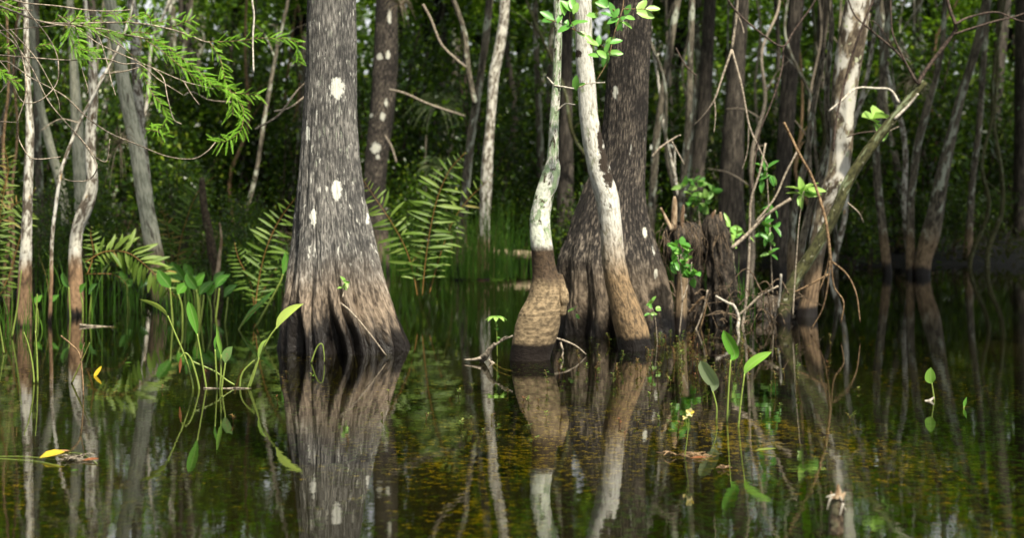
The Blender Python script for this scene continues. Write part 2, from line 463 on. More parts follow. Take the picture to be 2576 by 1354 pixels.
# bulb tree: pale above, black collar, tan swollen foot, wet ring -> two extra bands on the same trunk
t = M['bulb'].node_tree
pb = [n for n in t.nodes if n.type == 'BSDF_PRINCIPLED'][0]
src = pb.inputs['Base Color'].links[0].from_socket
h = NT.__new__(NT)
h.m, h.t = M['bulb'], t
uv = h.attr('uvw').outputs['Vector']
sp = h.n('ShaderNodeSeparateXYZ', {0: uv})
nz = h.noise(h.scale(uv, (55, 34, 0)), 1.0, 4.0)
nb = h.noise(h.scale(uv, (9, 9, 0)), 1.0, 3.0)
rings = h.noise(h.scale(uv, (6, 55, 0)), 1.0, 3.0)
zz = h.math('ADD', sp.outputs[2], h.math('MULTIPLY', h.math('SUBTRACT', nb, 0.5), 0.12))
tanc = h.mix(h.step(h.math('ADD', h.math('MULTIPLY', nz, 0.6), h.math('MULTIPLY', rings, 0.4)), 0.38, 0.6), (0.095, 0.070, 0.042), (0.29, 0.215, 0.128))
c1 = h.mix(h.step(zz, 0.50, 0.60), tanc, src)
zw = h.math('ADD', sp.outputs[2], h.math('MULTIPLY', h.math('SUBTRACT', nb, 0.5), 0.05))
wetf = h.step(zw, 0.10, 0.13)
h.set(pb.inputs['Base Color'], h.mix(wetf, (0.012, 0.008, 0.006), c1))


# ------------------------------------------------------------------ setting
def ground_h(x, y):
    n = fbm(x * 0.35 + 40, y * 0.35 + 10, 0.5, 4) - 0.5
    shore = 24.5 + 2.2 * np.sin(x * 0.33 + 1.0) + np.where(x > 4, (x - 4) * 0.55, 0.0)
    shore = shore - 4.6 / (1 + np.exp((x + 2.6) * 2.2)) - 1.6 * np.exp(-((x - .2) / 1.6) ** 2)
    s = np.clip((y - shore) / 3.5, -1, 1)
    bank = np.where(s > 0, 0.10 + 0.25 * s, 0.10 + 0.85 * s)
    return bank + n * 0.28 - 0.06


def grid(x0, x1, y0, y1, nx, ny, hf):
    X, Y = np.meshgrid(np.linspace(x0, x1, nx), np.linspace(y0, y1, ny))
    Z = hf(X, Y)
    i, j = np.meshgrid(np.arange(ny - 1), np.arange(nx - 1), indexing='ij')
    a = i * nx + j
    f = np.stack([a, a + 1, a + nx + 1, a + nx], -1).reshape(-1, 4)
    return np.stack([X, Y, Z], -1).reshape(-1, 3), f


t = NT('swamp_mud')
tc = t.n('ShaderNodeTexCoord').outputs['Object']
n1, n2 = t.noise(tc, 3.0, 6.0, 0.65), t.noise(tc, 34.0, 4.0, 0.6)
c = t.mix(t.step(n1, 0.35, 0.65), (0.0018, 0.0015, 0.001), (0.005, 0.004, 0.002))
c = t.mix(t.step(n2, 0.60, 0.72), c, (0.014, 0.010, 0.005))
b = t.n('ShaderNodeBump', {'Height': n2, 'Distance': 0.03})
M['mud'] = t.done(t.n('ShaderNodeBsdfPrincipled', {'Base Color': c, 'Roughness': 0.9, 'Normal': b.outputs[0]}).outputs[0])
v, f = grid(-110, 110, -40, 180, 260, 260, ground_h)
tag(link('ground', MB().add(v, [f]).mesh('ground'), M['mud']), kind='structure')

t = NT('swamp_water')
tc = t.n('ShaderNodeTexCoord').outputs['Object']
w1 = t.noise(t.scale(tc, (1.0, 1.4, 1)), 5.0, 3.0, 0.5)
w2 = t.noise(t.scale(tc, (1.0, 1.5, 1), (4, 2, 0)), 22.0, 2.0, 0.5)
calm = t.step(t.noise(tc, 0.45, 2.0), 0.35, 0.65)
hgt = t.math('ADD', t.math('MULTIPLY', w1, 1.0), t.math('MULTIPLY', w2, t.math('ADD', 0.10, t.math('MULTIPLY', calm, 0.22))))
b = t.n('ShaderNodeBump', {'Height': hgt, 'Strength': 1.0, 'Distance': 0.00045})
fr = t.n('ShaderNodeFresnel', {'IOR': 1.333, 'Normal': b.outputs[0]})
tr = t.n('ShaderNodeBsdfTransparent', {'Color': (0.54, 0.52, 0.27)})
gl = t.n('ShaderNodeBsdfGlossy', {'Color': (1, 1, 1), 'Roughness': 0.012, 'Normal': b.outputs[0]})
M['water'] = t.done(t.n('ShaderNodeMixShader', {0: fr.outputs[0], 1: tr.outputs[0], 2: gl.outputs[0]}).outputs[0])
v, f = grid(-110, 110, -40, 90, 12, 12, lambda x, y: x * 0)
tag(link('water', MB().add(v, [f]).mesh('water'), M['water']), kind='structure')


# ------------------------------------------------------------------ trunks from their outlines
def trunk(outline, Y, ztop=9.0, seg=40, dz=0.03, lobes=None, flare=0.0, flare_h=0.4, rough=0.05, rk=(3.0, 4.0), spots=(), seed=0.0, taper=0.55, zlow=-0.45, fine=None):
    o = np.array(outline, float)
    z = CAMH - (o[:, 0] - HY) * Y / F
    cx = ((o[:, 1] + o[:, 2]) * .5 - CX) * Y / F
    r = (o[:, 2] - o[:, 1]) * .5 * Y / F
    k = np.argsort(z)
    z, cx, r = z[k], cx[k], r[k]
    zz = np.arange(zlow, z[-1], dz)
    c2, r2 = np.interp(zz, z, cx), np.interp(zz, z, r)
    ker = np.exp(-0.5 * (np.arange(-3, 4) / 1.5) ** 2)
    ker /= ker.sum()
    pad = lambda a: np.convolve(np.pad(a, 3, mode='edge'), ker, 'valid')
    c2, r2 = pad(c2), pad(r2)
    if ztop > z[-1]:
        slope = (c2[-1] - c2[-8]) / (zz[-1] - zz[-8])
        ze = np.linspace(zz[-1] + 0.1, ztop, 26)
        d = ze - zz[-1]
        ce = c2[-1] + slope * 1.6 * (1 - np.exp(-d / 1.6)) + 0.12 * np.sin(d * 0.9 + seed) * np.minimum(1, d)
        re = r2[-1] * (1 - (1 - taper) * d / d[-1])
        zz, c2, r2 = np.concatenate([zz, ze]), np.concatenate([c2, ce]), np.concatenate([r2, re])
    th = np.linspace(0, 2 * PI, seg, endpoint=False)
    TH, ZZ = np.meshgrid(th, zz)
    R = np.repeat(r2[:, None], seg, 1)
    g = np.ones_like(TH)
    if lobes is not None:
        g = np.zeros_like(TH)
        for (deg, w, amp) in lobes:        # deg: 0 faces the camera, + to the right
            dth = (TH - (PI + math.radians(deg)) + PI) % (2 * PI) - PI
            dth = dth + 0.10 * np.sin(ZZ * 5 + deg)
            g = np.maximum(g, amp * np.exp(-(dth / math.radians(w)) ** 2))
        a = flare * np.exp(-np.maximum(ZZ, 0) / flare_h)
        R = R * (1 - a * (1 - g))
    if fine:
        ridge = np.abs(fbm(np.cos(TH) * fine[1] + 3, np.sin(TH) * fine[1] + seed, ZZ * fine[2], 3) - 0.5) * 2
        R = R * (1 + fine[0] * (0.35 - ridge))
    if rough:
        nz = fbm(np.cos(TH) * rk[0] + seed * 5, np.sin(TH) * rk[0] + seed, ZZ * rk[1]) - 0.5
        R = R * (1 + rough * 2 * nz)
    # the seam (theta 0) points away from the camera
    X = c2[:, None] - R * np.sin(TH)
    YY = Y + R * np.cos(TH)
    n = len(zz)
    i, j = np.meshgrid(np.arange(n - 1), np.arange(seg), indexing='ij')
    j2 = (j + 1) % seg
    f = np.stack([i * seg + j, i * seg + j2, (i + 1) * seg + j2, (i + 1) * seg + j], -1).reshape(-1, 4)
    V = np.stack([X, YY, np.repeat(zz[:, None], seg, 1)], -1)
    U = np.stack([TH * max(np.median(r2[zz < z[-1]]), 0.03), ZZ, ZZ], -1)
    spot = None
    if spots is not None and len(spots):
        px = CX + X * F / YY
        py = HY + (CAMH - ZZ) * F / YY
        spot = np.full_like(px, -1.0)
        for (sx, sy, rx, ry) in spots:
            spot = np.maximum(spot, 1 - ((px - sx) / rx) ** 2 - ((py - sy) / ry) ** 2)
        spot = np.where(YY < Y + 0.02, np.maximum(spot, -1), -1).ravel()
    mb = MB().add(V.reshape(-1, 3), [f], U.reshape(-1, 3))
    return mb, spot, (c2[-1], Y, zz[-1])


# shared crown meshes (leaf clumps round forking limbs), used by every tree whose top is above the frame
def crown_mesh(seed, n=2600, clumps=46, rad=1.0, hgt=1.3, leaf=0.10):
    r = np.random.default_rng(seed)
    mb = MB()
    cp = r.normal(size=(clumps, 3))
    cp = unit(cp) * (r.random((clumps, 1)) ** 0.45) * np.array([rad, rad, hgt])
    which = r.integers(0, clumps, n)
    p = cp[which] + r.normal(size=(n, 3)) * np.array([0.16, 0.16, 0.11]) * rad
    d = unit(r.normal(size=(n, 3)) + np.array([0, 0, -0.3]))
    nn = unit(r.normal(size=(n, 3)) * 0.7 + np.array([0, 0, 1]))
    leaves(mb, p, d, nn, leaf * r.uniform(.7, 1.4, n), leaf * .6 * r.uniform(.7, 1.3, n), np.clip(r.normal(.45, .2, n), 0, 1), lo=True)
    me = mb.mesh('crown', smooth=False)
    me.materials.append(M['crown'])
    lb = MB()
    for q in range(0, clumps, 3):
        c = catmull(np.array([[0, 0, -hgt * 1.1], cp[q] * 0.35 + np.array([0, 0, -hgt * .35]), cp[q]]), 4)
        tube(lb, c, np.linspace(.03, .006, len(c)), 5, 0.1)
    lm = lb.mesh('limbs')
    lm.materials.append(M['dark_trunk'])
    return me, lm


CROWNS = [crown_mesh(s) for s in (101, 102, 103, 104)]


def add_crown(root, at, s, rz=0.0, k=None):
    me, lm = CROWNS[random.randrange(4) if k is None else k]
    rel = Vector(at) - root.location
    c = link('crown', me, None, root, rel)
    c.scale = (s, s, s * 0.9)
    c.rotation_euler = (0, 0, rz)
    l = link('limb', lm, None, c)
    return c


def tree(name, label, cat, outline, Y, mat, group=None, crown=1.6, ztop=10.5, **k):
    mb, spot, top = trunk(outline, Y, ztop=ztop, **k)
    o = np.array(outline, float)
    i = np.argmax(o[:, 0])
    base = (((o[i, 1] + o[i, 2]) * .5 - CX) * Y / F, Y, 0.0)
    root = thing(name, label, cat, base, group)
    link('trunk', mb.mesh('trunk', base, spot=spot), M[mat], root)
    if crown:
        add_crown(root, top, crown, random.uniform(0, 6))
    return root


FORE = 'tree'
# 1 the large fluted cypress
sp1 = [(848, 222, 19, 29), (775, 338, 7, 20), (847, 478, 13, 28), (789, 545, 8, 27), (924, 553, 5, 16)]
cyp = tree('bald_cypress', 'massive grey cypress with a fluted flaring foot and one round white lichen spot', FORE,
           [(-20, 776, 893), (100, 772, 895), (200, 768, 896), (300, 762, 897), (400, 756, 905), (500, 747, 917), (600, 736, 940), (700, 722, 966), (780, 711, 995), (840, 707, 1020), (885, 702, 1036), (960, 690, 1060)],
           12.2, 'cypress', seg=340, dz=0.010, fine=(.10, 17, 2.4), lobes=[(-72, 12, 1), (-49, 8, .96), (-33, 8, 1.0), (-12, 10, 1.0), (5, 6, .9), (17, 7, .97), (34, 9, 1.0), (53, 8, .95), (76, 13, 1.06), (110, 20, 1), (150, 22, 1), (190, 22, 1), (235, 22, 1), (268, 16, 1)],
           flare=0.42, flare_h=0.62, rough=0.035, rk=(9.0, 2.2), spots=sp1, seed=1.0, ztop=12.5, crown=2.3)
# 2 the second cypress, behind the white stems
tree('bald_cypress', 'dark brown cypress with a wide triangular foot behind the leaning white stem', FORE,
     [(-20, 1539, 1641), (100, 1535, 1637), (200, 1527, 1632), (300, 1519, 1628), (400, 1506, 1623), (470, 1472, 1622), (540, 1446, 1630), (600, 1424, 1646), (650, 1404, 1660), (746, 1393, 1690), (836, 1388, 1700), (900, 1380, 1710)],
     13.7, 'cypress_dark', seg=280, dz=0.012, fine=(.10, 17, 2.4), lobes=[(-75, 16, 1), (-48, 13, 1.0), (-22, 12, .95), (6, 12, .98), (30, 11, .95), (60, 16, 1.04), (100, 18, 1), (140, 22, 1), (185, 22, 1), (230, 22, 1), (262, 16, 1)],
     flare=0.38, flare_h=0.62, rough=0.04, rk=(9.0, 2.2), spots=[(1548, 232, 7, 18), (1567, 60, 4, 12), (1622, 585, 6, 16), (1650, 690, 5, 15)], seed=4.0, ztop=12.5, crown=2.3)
# 3 swollen white stem
bulb = tree('swollen_white_tree', 'thin white mottled stem rising from a swollen tan bottle shaped foot', FORE,
            [(-20, 1392, 1413), (100, 1394, 1414), (200, 1390, 1411), (300, 1382, 1406), (400, 1376, 1405), (418, 1370, 1410), (435, 1364, 1409), (470, 1352, 1403), (491, 1345, 1393), (545, 1333, 1384), (600, 1332, 1387),
             (625, 1336, 1392), (658, 1338, 1396), (690, 1339, 1404), (709, 1337, 1413), (746, 1329, 1416), (768, 1318, 1416), (785, 1307, 1415), (818, 1297, 1410), (858, 1288, 1398), (890, 1284, 1387), (940, 1280, 1380)],
            11.45, 'bulb', seg=110, dz=0.010, rough=0.05, rk=(2.2, 7.0), spots=[(1350, 585, 20, 30), (1372, 545, 14, 22), (1365, 480, 20, 22)], seed=7.0, ztop=12.0, crown=1.3)
# a knot of bark on its right flank
mb = MB()
tube(mb, px_path([(1404, 690, -.02), (1414, 725, -.04), (1418, 760, -.05), (1412, 795, -.03)], 11.45, 8), np.array([.012] + [.030] * 8 + [.036] * 8 + [.028] * 7 + [.008]), 12, 0.25, 18)
part('burl', mb, M['bulb'], bulb)
for q in ([(1392, 288), (1420, 262), (1447, 263)], [(1394, 215), (1418, 218), (1448, 222), (1478, 210), (1522, 207)], [(1392, 212), (1376, 193)]):
    mb = MB()
    px_tube(mb, q, 11.42, 5, 2.5, seed=len(q), wob=0.1)
    part('dead_twig', mb, M['twig_pale'], bulb)
# 4 leaning white stem
tree('leaning_white_tree', 'smooth chalk white stem with a black moss streak and a leaning tan foot', FORE,
     [(-20, 1444, 1487), (73, 1447, 1490), (145, 1448, 1491), (218, 1453, 1499), (291, 1457, 1504), (364, 1466, 1519), (436, 1480, 1538), (470, 1489, 1550), (491, 1496, 1556), (545, 1506, 1562), (600, 1511, 1567), (655, 1514, 1573),
      (709, 1521, 1586), (764, 1533, 1608), (818, 1543, 1628), (836, 1548, 1633), (878, 1556, 1638), (940, 1566, 1646)],
     12.15, 'white', seg=110, dz=0.011, rough=0.03, rk=(2.5, 6.0), spots=[(1510, 350, 8, 42), (1520, 405, 15, 42), (1532, 448, 14, 26), (1500, 112, 20, 14), (1455, 135, 10, 12)], seed=9.0, ztop=12.5, crown=1.3)

# left group
tree('slim_birch_like_tree', 'slim straight pale tree with a red brown foot at the edge of the reeds', FORE,
     [(-20, 58, 71), (110, 59, 73), (220, 63, 78), (330, 65, 86), (490, 58, 82), (600, 53, 80), (745, 43, 80), (790, 41, 79), (840, 40, 80)], 14.2, 'pale_lichen', seg=40, rough=0.05, rk=(2, 6), seed=11, crown=1.2, ztop=10.5)
tree('crooked_pale_tree', 'crooked spotted tree with a sharp bend above its ringed tan foot', FORE,
     [(-20, 206, 217), (110, 220, 234), (165, 222, 243), (255, 224, 247), (330, 213, 241), (400, 213, 241), (455, 219, 247), (498, 209, 243), (545, 187, 226), (580, 178, 208), (640, 172, 204), (710, 172, 209), (770, 170, 210), (830, 170, 212)], 15.4, 'pale_lichen',
     seg=44, rough=0.05, rk=(2, 6), seed=12, crown=1.2, ztop=10.5)
tree('smooth_pale_tree', 'smooth whitish trunk standing just behind the crooked spotted tree', FORE,
     [(-20, 166, 184), (165, 175, 196), (290, 178, 208), (490, 187, 221), (600, 190, 226), (740, 192, 236)], 19.0, 'pale_smooth', seg=40, rough=0.03, seed=13, crown=1.4)
tree('green_grey_tree', 'leaning grey green trunk above the arching fern', FORE,
     [(-20, 258, 288), (145, 284, 316), (255, 302, 338), (364, 324, 360), (492, 342, 382), (527, 349, 389), (600, 360, 404), (647, 368, 412), (780, 384, 430)], 16.6, 'pale_smooth', seg=48, rough=0.04, rk=(3, 4), seed=14, crown=1.6)
tree('thin_mottled_tree', 'thin mottled stem pressed against the back of the leaning grey green trunk', FORE,
     [(-20, 319, 340), (110, 327, 353), (218, 333, 358), (327, 349, 367), (436, 362, 378), (560, 375, 392), (720, 392, 412)], 17.6, 'pale_lichen', seg=36, rough=0.05, seed=15, crown=1.3)
tree('faint_pale_tree', 'blurred pale slanting trunk behind the slim straight tree', FORE,
     [(-20, 68, 84), (120, 76, 90), (270, 92, 112), (380, 118, 140), (470, 142, 168), (600, 160, 190), (720, 170, 205)], 20.5, 'pale_smooth', seg=32, rough=0.04, seed=16, crown=1.4)
tree('faint_pale_tree', 'blurred narrow upright trunk close behind the slim straight tree', FORE,
     [(-20, 84, 98), (300, 84, 102), (440, 88, 108), (700, 90, 114)], 22.5, 'grey_trunk', seg=28, rough=0.04, seed=17, crown=1.4)
# two thin crooked stems and reddish sticks by the left edge
mb = MB()
px_tube(mb, [(345, -40), (328, 36), (302, 109), (251, 211), (200, 309), (160, 410), (147, 470), (131, 600), (129, 709), (126, 790), (124, 840)], 14.6, 7, 10, seg=10, wob=.3, seed=2, rough=.2)
tall = thing('crooked_sapling', 'spindly spotted sapling bending right across the pale trunks', 'sapling', P(125, 820, 14.6))
part('stem', mb, M['pale_lichen'], tall)
for q in ([(251, 211), (262, 186), (330, 176)], [(200, 309), (150, 300), (100, 330)]):
    mb = MB()
    px_tube(mb, q, 14.6, 4, 2, seed=len(q[0]), wob=.3)
    part('twig', mb, M['twig'], tall)
for i, (q, w, lab) in enumerate([
        ([(14, -30), (22, 200), (8, 380), (26, 560), (10, 700), (22, 830)], 9, 'brown stick trunk hugging the edge, wavy all the way up'),
        ([(52, -30), (34, 160), (44, 330), (30, 480), (34, 620), (20, 760), (26, 830)], 8, 'thin brown stick trunk just beside the slim straight tree'),
        ([(3, 340), (14, 430), (30, 520), (36, 640), (28, 720)], 6, 'short reddish stem among the yellowing leaves at the edge')]):
    mb = MB()
    px_tube(mb, q, 15.5 + i, w * .7, w * 1.2, seg=8, seed=i + 3, rough=.2)
    o = thing('brown_sapling', lab, 'stem', P(q[-1][0], 800, 15.5 + i), 'brown stems by the edge')
    part('stalk', mb, M['twig_brown'], o)
# dark snag in the ferns
mb = MB()
px_tube(mb, [(508, 447), (512, 510), (525, 580), (537, 650), (546, 720), (550, 760)], 18.2, 15, 32, n=10, seg=16, seed=5, rough=.3, rk=6, wob=.1)
o = thing('dead_snag', 'dark broken dead stem standing up among the ferns', 'snag', P(548, 740, 18.2))
part('stem', mb, M['snag'], o)
mb = MB()
px_tube(mb, [(546, 700), (553, 640), (557, 600), (552, 560)], 18.0, 12, 4, seg=8, seed=6, rough=.2)
part('splinter', mb, M['stub'], o)

# spotted cypress behind, right of the big one
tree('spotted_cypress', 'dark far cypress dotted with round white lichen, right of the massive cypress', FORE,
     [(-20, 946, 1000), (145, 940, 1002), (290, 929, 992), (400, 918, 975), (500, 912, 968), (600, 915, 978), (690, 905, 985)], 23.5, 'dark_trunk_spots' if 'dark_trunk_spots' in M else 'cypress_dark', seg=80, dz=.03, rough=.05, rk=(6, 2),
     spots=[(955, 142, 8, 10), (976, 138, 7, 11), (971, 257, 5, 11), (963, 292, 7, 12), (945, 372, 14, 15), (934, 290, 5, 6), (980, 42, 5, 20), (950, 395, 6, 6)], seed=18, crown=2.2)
# forked grey stems
tree('forked_grey_tree', 'slender blotched trunk that takes a side limb, between fern and swollen stem', FORE,
     [(-20, 1224, 1243), (110, 1211, 1230), (215, 1196, 1214), (300, 1180, 1203), (364, 1172, 1193), (430, 1164, 1186), (490, 1160, 1180), (580, 1150, 1173), (690, 1140, 1170)], 23.0, 'grey_trunk', seg=40, rough=.05, seed=19, crown=1.5)
mb = MB()
px_tube(mb, [(1128, -30), (1152, 30), (1170, 90), (1176, 160), (1186, 220), (1196, 262)], 22.9, 12, 15, seg=12, seed=8, rough=.15)
part('limb_fork', mb, M['grey_trunk'], bpy.data.objects['forked_grey_tree'])
tree('white_patched_tree', 'trunk with long chalk white patches just right of the forked one', FORE,
     [(-20, 1257, 1283), (60, 1254, 1279), (120, 1243, 1270), (190, 1228, 1256), (260, 1225, 1249), (330, 1220, 1244), (400, 1212, 1240), (470, 1208, 1238), (560, 1205, 1232), (690, 1200, 1232)], 22.3, 'pale_lichen', seg=44, rough=.04, seed=20, crown=1.5)

# dark trunks of the middle distance, centre and right
for i, (nm, lab, ol, Y, mt) in enumerate([
        ('dark_cypress', 'straight blackish trunk seen between the two white stems', [(-20, 1416, 1440), (300, 1408, 1440), (550, 1400, 1445), (700, 1390, 1452)], 24, 'dark_trunk'),
        ('dark_cypress', 'narrow dark trunk touching the upper left of the swollen white stem', [(-20, 1338, 1352), (200, 1344, 1360), (400, 1350, 1370), (690, 1350, 1376)], 26, 'grey_trunk'),
        ('dark_cypress', 'broad charcoal trunk behind the forking hanging twig', [(-20, 1849, 1886), (218, 1828, 1872), (364, 1814, 1872), (492, 1808, 1870), (690, 1795, 1885)], 23.5, 'dark_trunk'),
        ('dark_cypress', 'charcoal trunk midway from the dark brown cypress to the hanging twig', [(-20, 1772, 1802), (255, 1755, 1790), (436, 1737, 1772), (690, 1722, 1775)], 25.5, 'dark_trunk'),
        ('dark_cypress', 'grey black trunk left of the leaning patched tree', [(-20, 1988, 2025), (218, 1963, 2005), (492, 1948, 1986), (690, 1935, 1990)], 23, 'dark_trunk'),
        ('dark_cypress', 'thin grey trunk nearly hidden by the leaning patched tree', [(-20, 2060, 2088), (300, 2040, 2062), (690, 2010, 2040)], 27, 'dark_trunk'),
        ('pale_sapling_tree', 'crooked lichen stem right beside the dark brown cypress', [(-20, 1700, 1718), (40, 1688, 1706), (200, 1664, 1682), (345, 1642, 1660), (480, 1632, 1652), (690, 1615, 1640)], 22, 'grey_trunk'),
        ('pale_sapling_tree', 'pale spotted stem in front of the charcoal trunks', [(-20, 1733, 1749), (180, 1728, 1744), (330, 1722, 1740), (470, 1708, 1726), (690, 1690, 1712)], 21.5, 'grey_trunk'),
        ('pale_sapling_tree', 'short stem with a broken pale top among charcoal trunks', [(180, 1748, 1756), (240, 1740, 1756), (330, 1728, 1746), (470, 1712, 1738), (690, 1700, 1735)], 24.5, 'grey_trunk'),
        ('far_water_tree', 'thin bent trunk in black water, first right of the leaning patched tree', [(-20, 2232, 2248), (250, 2206, 2222), (364, 2196, 2212), (454, 2196, 2217), (560, 2208, 2229), (660, 2218, 2242), (700, 2222, 2246)], 22.9, 'grey_trunk'),
        ('far_water_tree', 'straight narrow trunk in black water, left neighbour of the thick leaning one', [(-20, 2372, 2384), (110, 2364, 2378), (200, 2346, 2362), (255, 2326, 2346), (364, 2298, 2318), (492, 2282, 2301), (563, 2279, 2300), (670, 2279, 2302), (700, 2279, 2303)], 22.7, 'grey_trunk'),
        ('far_water_tree', 'thick lichen streaked trunk leaning right out of the black water', [(-20, 2474, 2498), (73, 2456, 2482), (145, 2437, 2460), (255, 2402, 2425), (364, 2373, 2402), (454, 2350, 2385), (527, 2335, 2376), (600, 2313, 2364), (655, 2303, 2343), (700, 2298, 2340)], 22.6, 'grey_trunk'),
        ('far_water_tree', 'slim shaded trunk with a pale top, right of the thick leaning one', [(-20, 2478, 2494), (330, 2454, 2470), (454, 2437, 2454), (560, 2430, 2448), (640, 2422, 2446), (680, 2420, 2446)], 26.2, 'grey_trunk'),
        ('dark_cypress', 'dark brown tall trunk near the outer edge over black water', [(-20, 2510, 2545), (250, 2490, 2520), (690, 2470, 2515)], 31, 'dark_trunk'),
        ('dark_cypress', 'blackish trunk cut by the outer edge over black water', [(-20, 2555, 2600), (400, 2550, 2590), (690, 2548, 2596)], 29, 'dark_trunk')]):
    stub = ol[0][0] > 0
    tree(nm, lab, FORE, ol, Y, mt, seg=36, dz=.04, rough=.05, rk=(4, 2.5), seed=30 + i, crown=0 if stub else 1.5, ztop=-1 if stub else 9.5)

# leaning patched tree on the right with its mossy limb
tr = tree('leaning_patched_tree', 'stout tree leaning right, brown with big white patches, at the far pool edge', FORE,
          [(-20, 2132, 2192), (73, 2112, 2182), (182, 2096, 2164), (291, 2088, 2147), (364, 2088, 2145), (436, 2077, 2137), (492, 2059, 2124), (527, 2050, 2098), (600, 2036, 2082), (672, 2028, 2068), (745, 2016, 2058), (800, 2000, 2056), (850, 1990, 2060)],
          15.3, 'right', seg=70, dz=.02, rough=.05, rk=(3, 4), seed=50, ztop=10.5, crown=1.7)
mb = MB()
c = px_path([(2324, 205), (2259, 284), (2194, 366), (2135, 455), (2095, 548), (2041, 640), (1997, 710), (1975, 770), (1965, 850)], 14.7, 12)
r = np.interp(np.linspace(0, 1, len(c)), [0, .2, .5, .8, 1], [12, 12.5, 14, 16, 19]) * 14.7 / F
tube(mb, c, r, 24, .18, 5)
moss = thing('mossy_leaning_tree', 'green mossy stem leaning far right with a sawn off end', 'stem', P(1970, 800, 14.7))
part('stem', mb, M['moss'], moss)
up = [([(2310, 212), (2330, 175), (2395, 88), (2403, 62), (2389, 22), (2376, -40)], 11, 8),
      ([(2402, 60), (2440, 42), (2506, 30), (2560, 50), (2640, 70)], 6, 4),
      ([(2400, 86), (2440, 72), (2506, 52), (2550, 42), (2640, 10)], 6, 4),
      ([(2306, 208), (2282, 165), (2255, 130), (2193, 77), (2150, 37), (2128, -20)], 7, 4),
      ([(2303, 205), (2270, 140), (2246, 85), (2241, 30), (2240, -40)], 6, 4),
      ([(2193, 77), (2188, 50), (2190, 33)], 4, 3), ([(2255, 130), (2215, 70), (2193, 50)], 3, 2),
      ([(2262, 258), (2240, 226), (2204, 222), (2154, 222), (2120, 250), (2085, 280)], 6, 5),
      ([(2250, 300), (2290, 260), (2310, 235)], 8, 5), ([(2205, 330), (2160, 335), (2130, 345)], 4, 3)]
for i, (q, a, b) in enumerate(up):
    mb = MB()
    px_tube(mb, q, 14.65, a, b, seg=8, seed=60 + i, wob=.35, rough=.15)
    part('branch', mb, M['twig_pale' if i in (7, 8) else 'twig_dark'], moss)
# companion stems of that clump
for i, (q, w, mt, lab) in enumerate([
        ([(2084, -40), (2092, 60), (2088, 120), (2080, 220), (2082, 300), (2086, 360), (2062, 440), (2040, 520), (2020, 600), (2004, 700), (2002, 800)], 14, 'grey_trunk', 'slim wavy lichen stem hugging the left side of the leaning patched tree'),
        ([(2072, 145), (2052, 236), (2040, 310), (2030, 395), (2010, 470), (1994, 560), (1990, 680), (1992, 800)], 15, 'grey_trunk', 'slim straight mottled stem left of the wavy lichen stem')]):
    mb = MB()
    px_tube(mb, q, 15.6 + .4 * i, w * .85, w * 1.5, seg=14, seed=70 + i, wob=.3, rough=.15)
    o = thing('slim_tree', lab, 'stem', P(q[-1][0], 790, 15.6 + .4 * i))
    part('stalk', mb, M[mt], o)

# broken bough hanging in front of the clump, and its forked rootlike ends
bough = thing('hanging_bough', 'bare brown bough falling to the water in long forked fingers', 'branch', P(2080, 680, 13.6))
for i, (q, a, b) in enumerate([
        ([(1972, 308), (1990, 345), (2012, 390), (2040, 440), (2062, 500), (2078, 560), (2088, 640), (2090, 660)], 7, 8),
        ([(2088, 640), (2076, 690), (2060, 735)], 5, 3), ([(2089, 650), (2082, 720), (2068, 780), (2040, 830)], 5, 3),
        ([(2090, 650), (2098, 720), (2122, 760), (2116, 812)], 5, 3), ([(2088, 655), (2130, 690), (2154, 740), (2164, 812)], 5, 3)]):
    mb = MB()
    px_tube(mb, q, 13.6, a, b, seg=8, seed=80 + i, wob=.25, rough=.18)
    part('twig' if i else 'stem', mb, M['twig_brown'], bough)

# twigs that hang from above the frame, centre right
hang = thing('hanging_twig', 'forked bare twig hanging in front of the charcoal trunks', 'twig', P(1850, 0, 14.5))
for i, (q, a, b) in enumerate([
        ([(1855, -40), (1853, 30), (1841, 124)], 8, 7), ([(1841, 124), (1818, 190), (1797, 251), (1770, 290), (1746, 314)], 6, 3), ([(1841, 124), (1866, 218), (1884, 313), (1906, 365), (1932, 420)], 6, 4),
        ([(1797, 251), (1800, 290), (1796, 335)], 4, 2), ([(1884, 313), (1880, 380), (1866, 430)], 4, 2), ([(1853, 30), (1866, 60), (1872, 84)], 3, 2)]):
    mb = MB()
    px_tube(mb, q, 14.5, a, b, seg=8, seed=90 + i, wob=.3, rough=.18)
    part('fork' if i else 'stem', mb, M['twig'], hang)
dark = thing('dark_vine', 'thin black looping branch crossing the charcoal trunks', 'vine', P(1860, 30, 14.0))
for i, (q, a, b) in enumerate([
        ([(1815, -30), (1854, 30), (1930, 95), (1971, 116), (1995, 80), (2045, 10), (2060, -30)], 5, 5), ([(1971, 116), (1965, 180), (1940, 260), (1912, 330), (1900, 400), (1890, 480)], 5, 3),
        ([(2205, -20), (2160, 90), (2124, 210), (2104, 300), (2096, 380)], 7, 5)]):
    mb = MB()
    px_tube(mb, q, 14.0, a, b, seg=7, seed=100 + i, wob=.3)
    part('stem', mb, M['twig_dark'], dark)
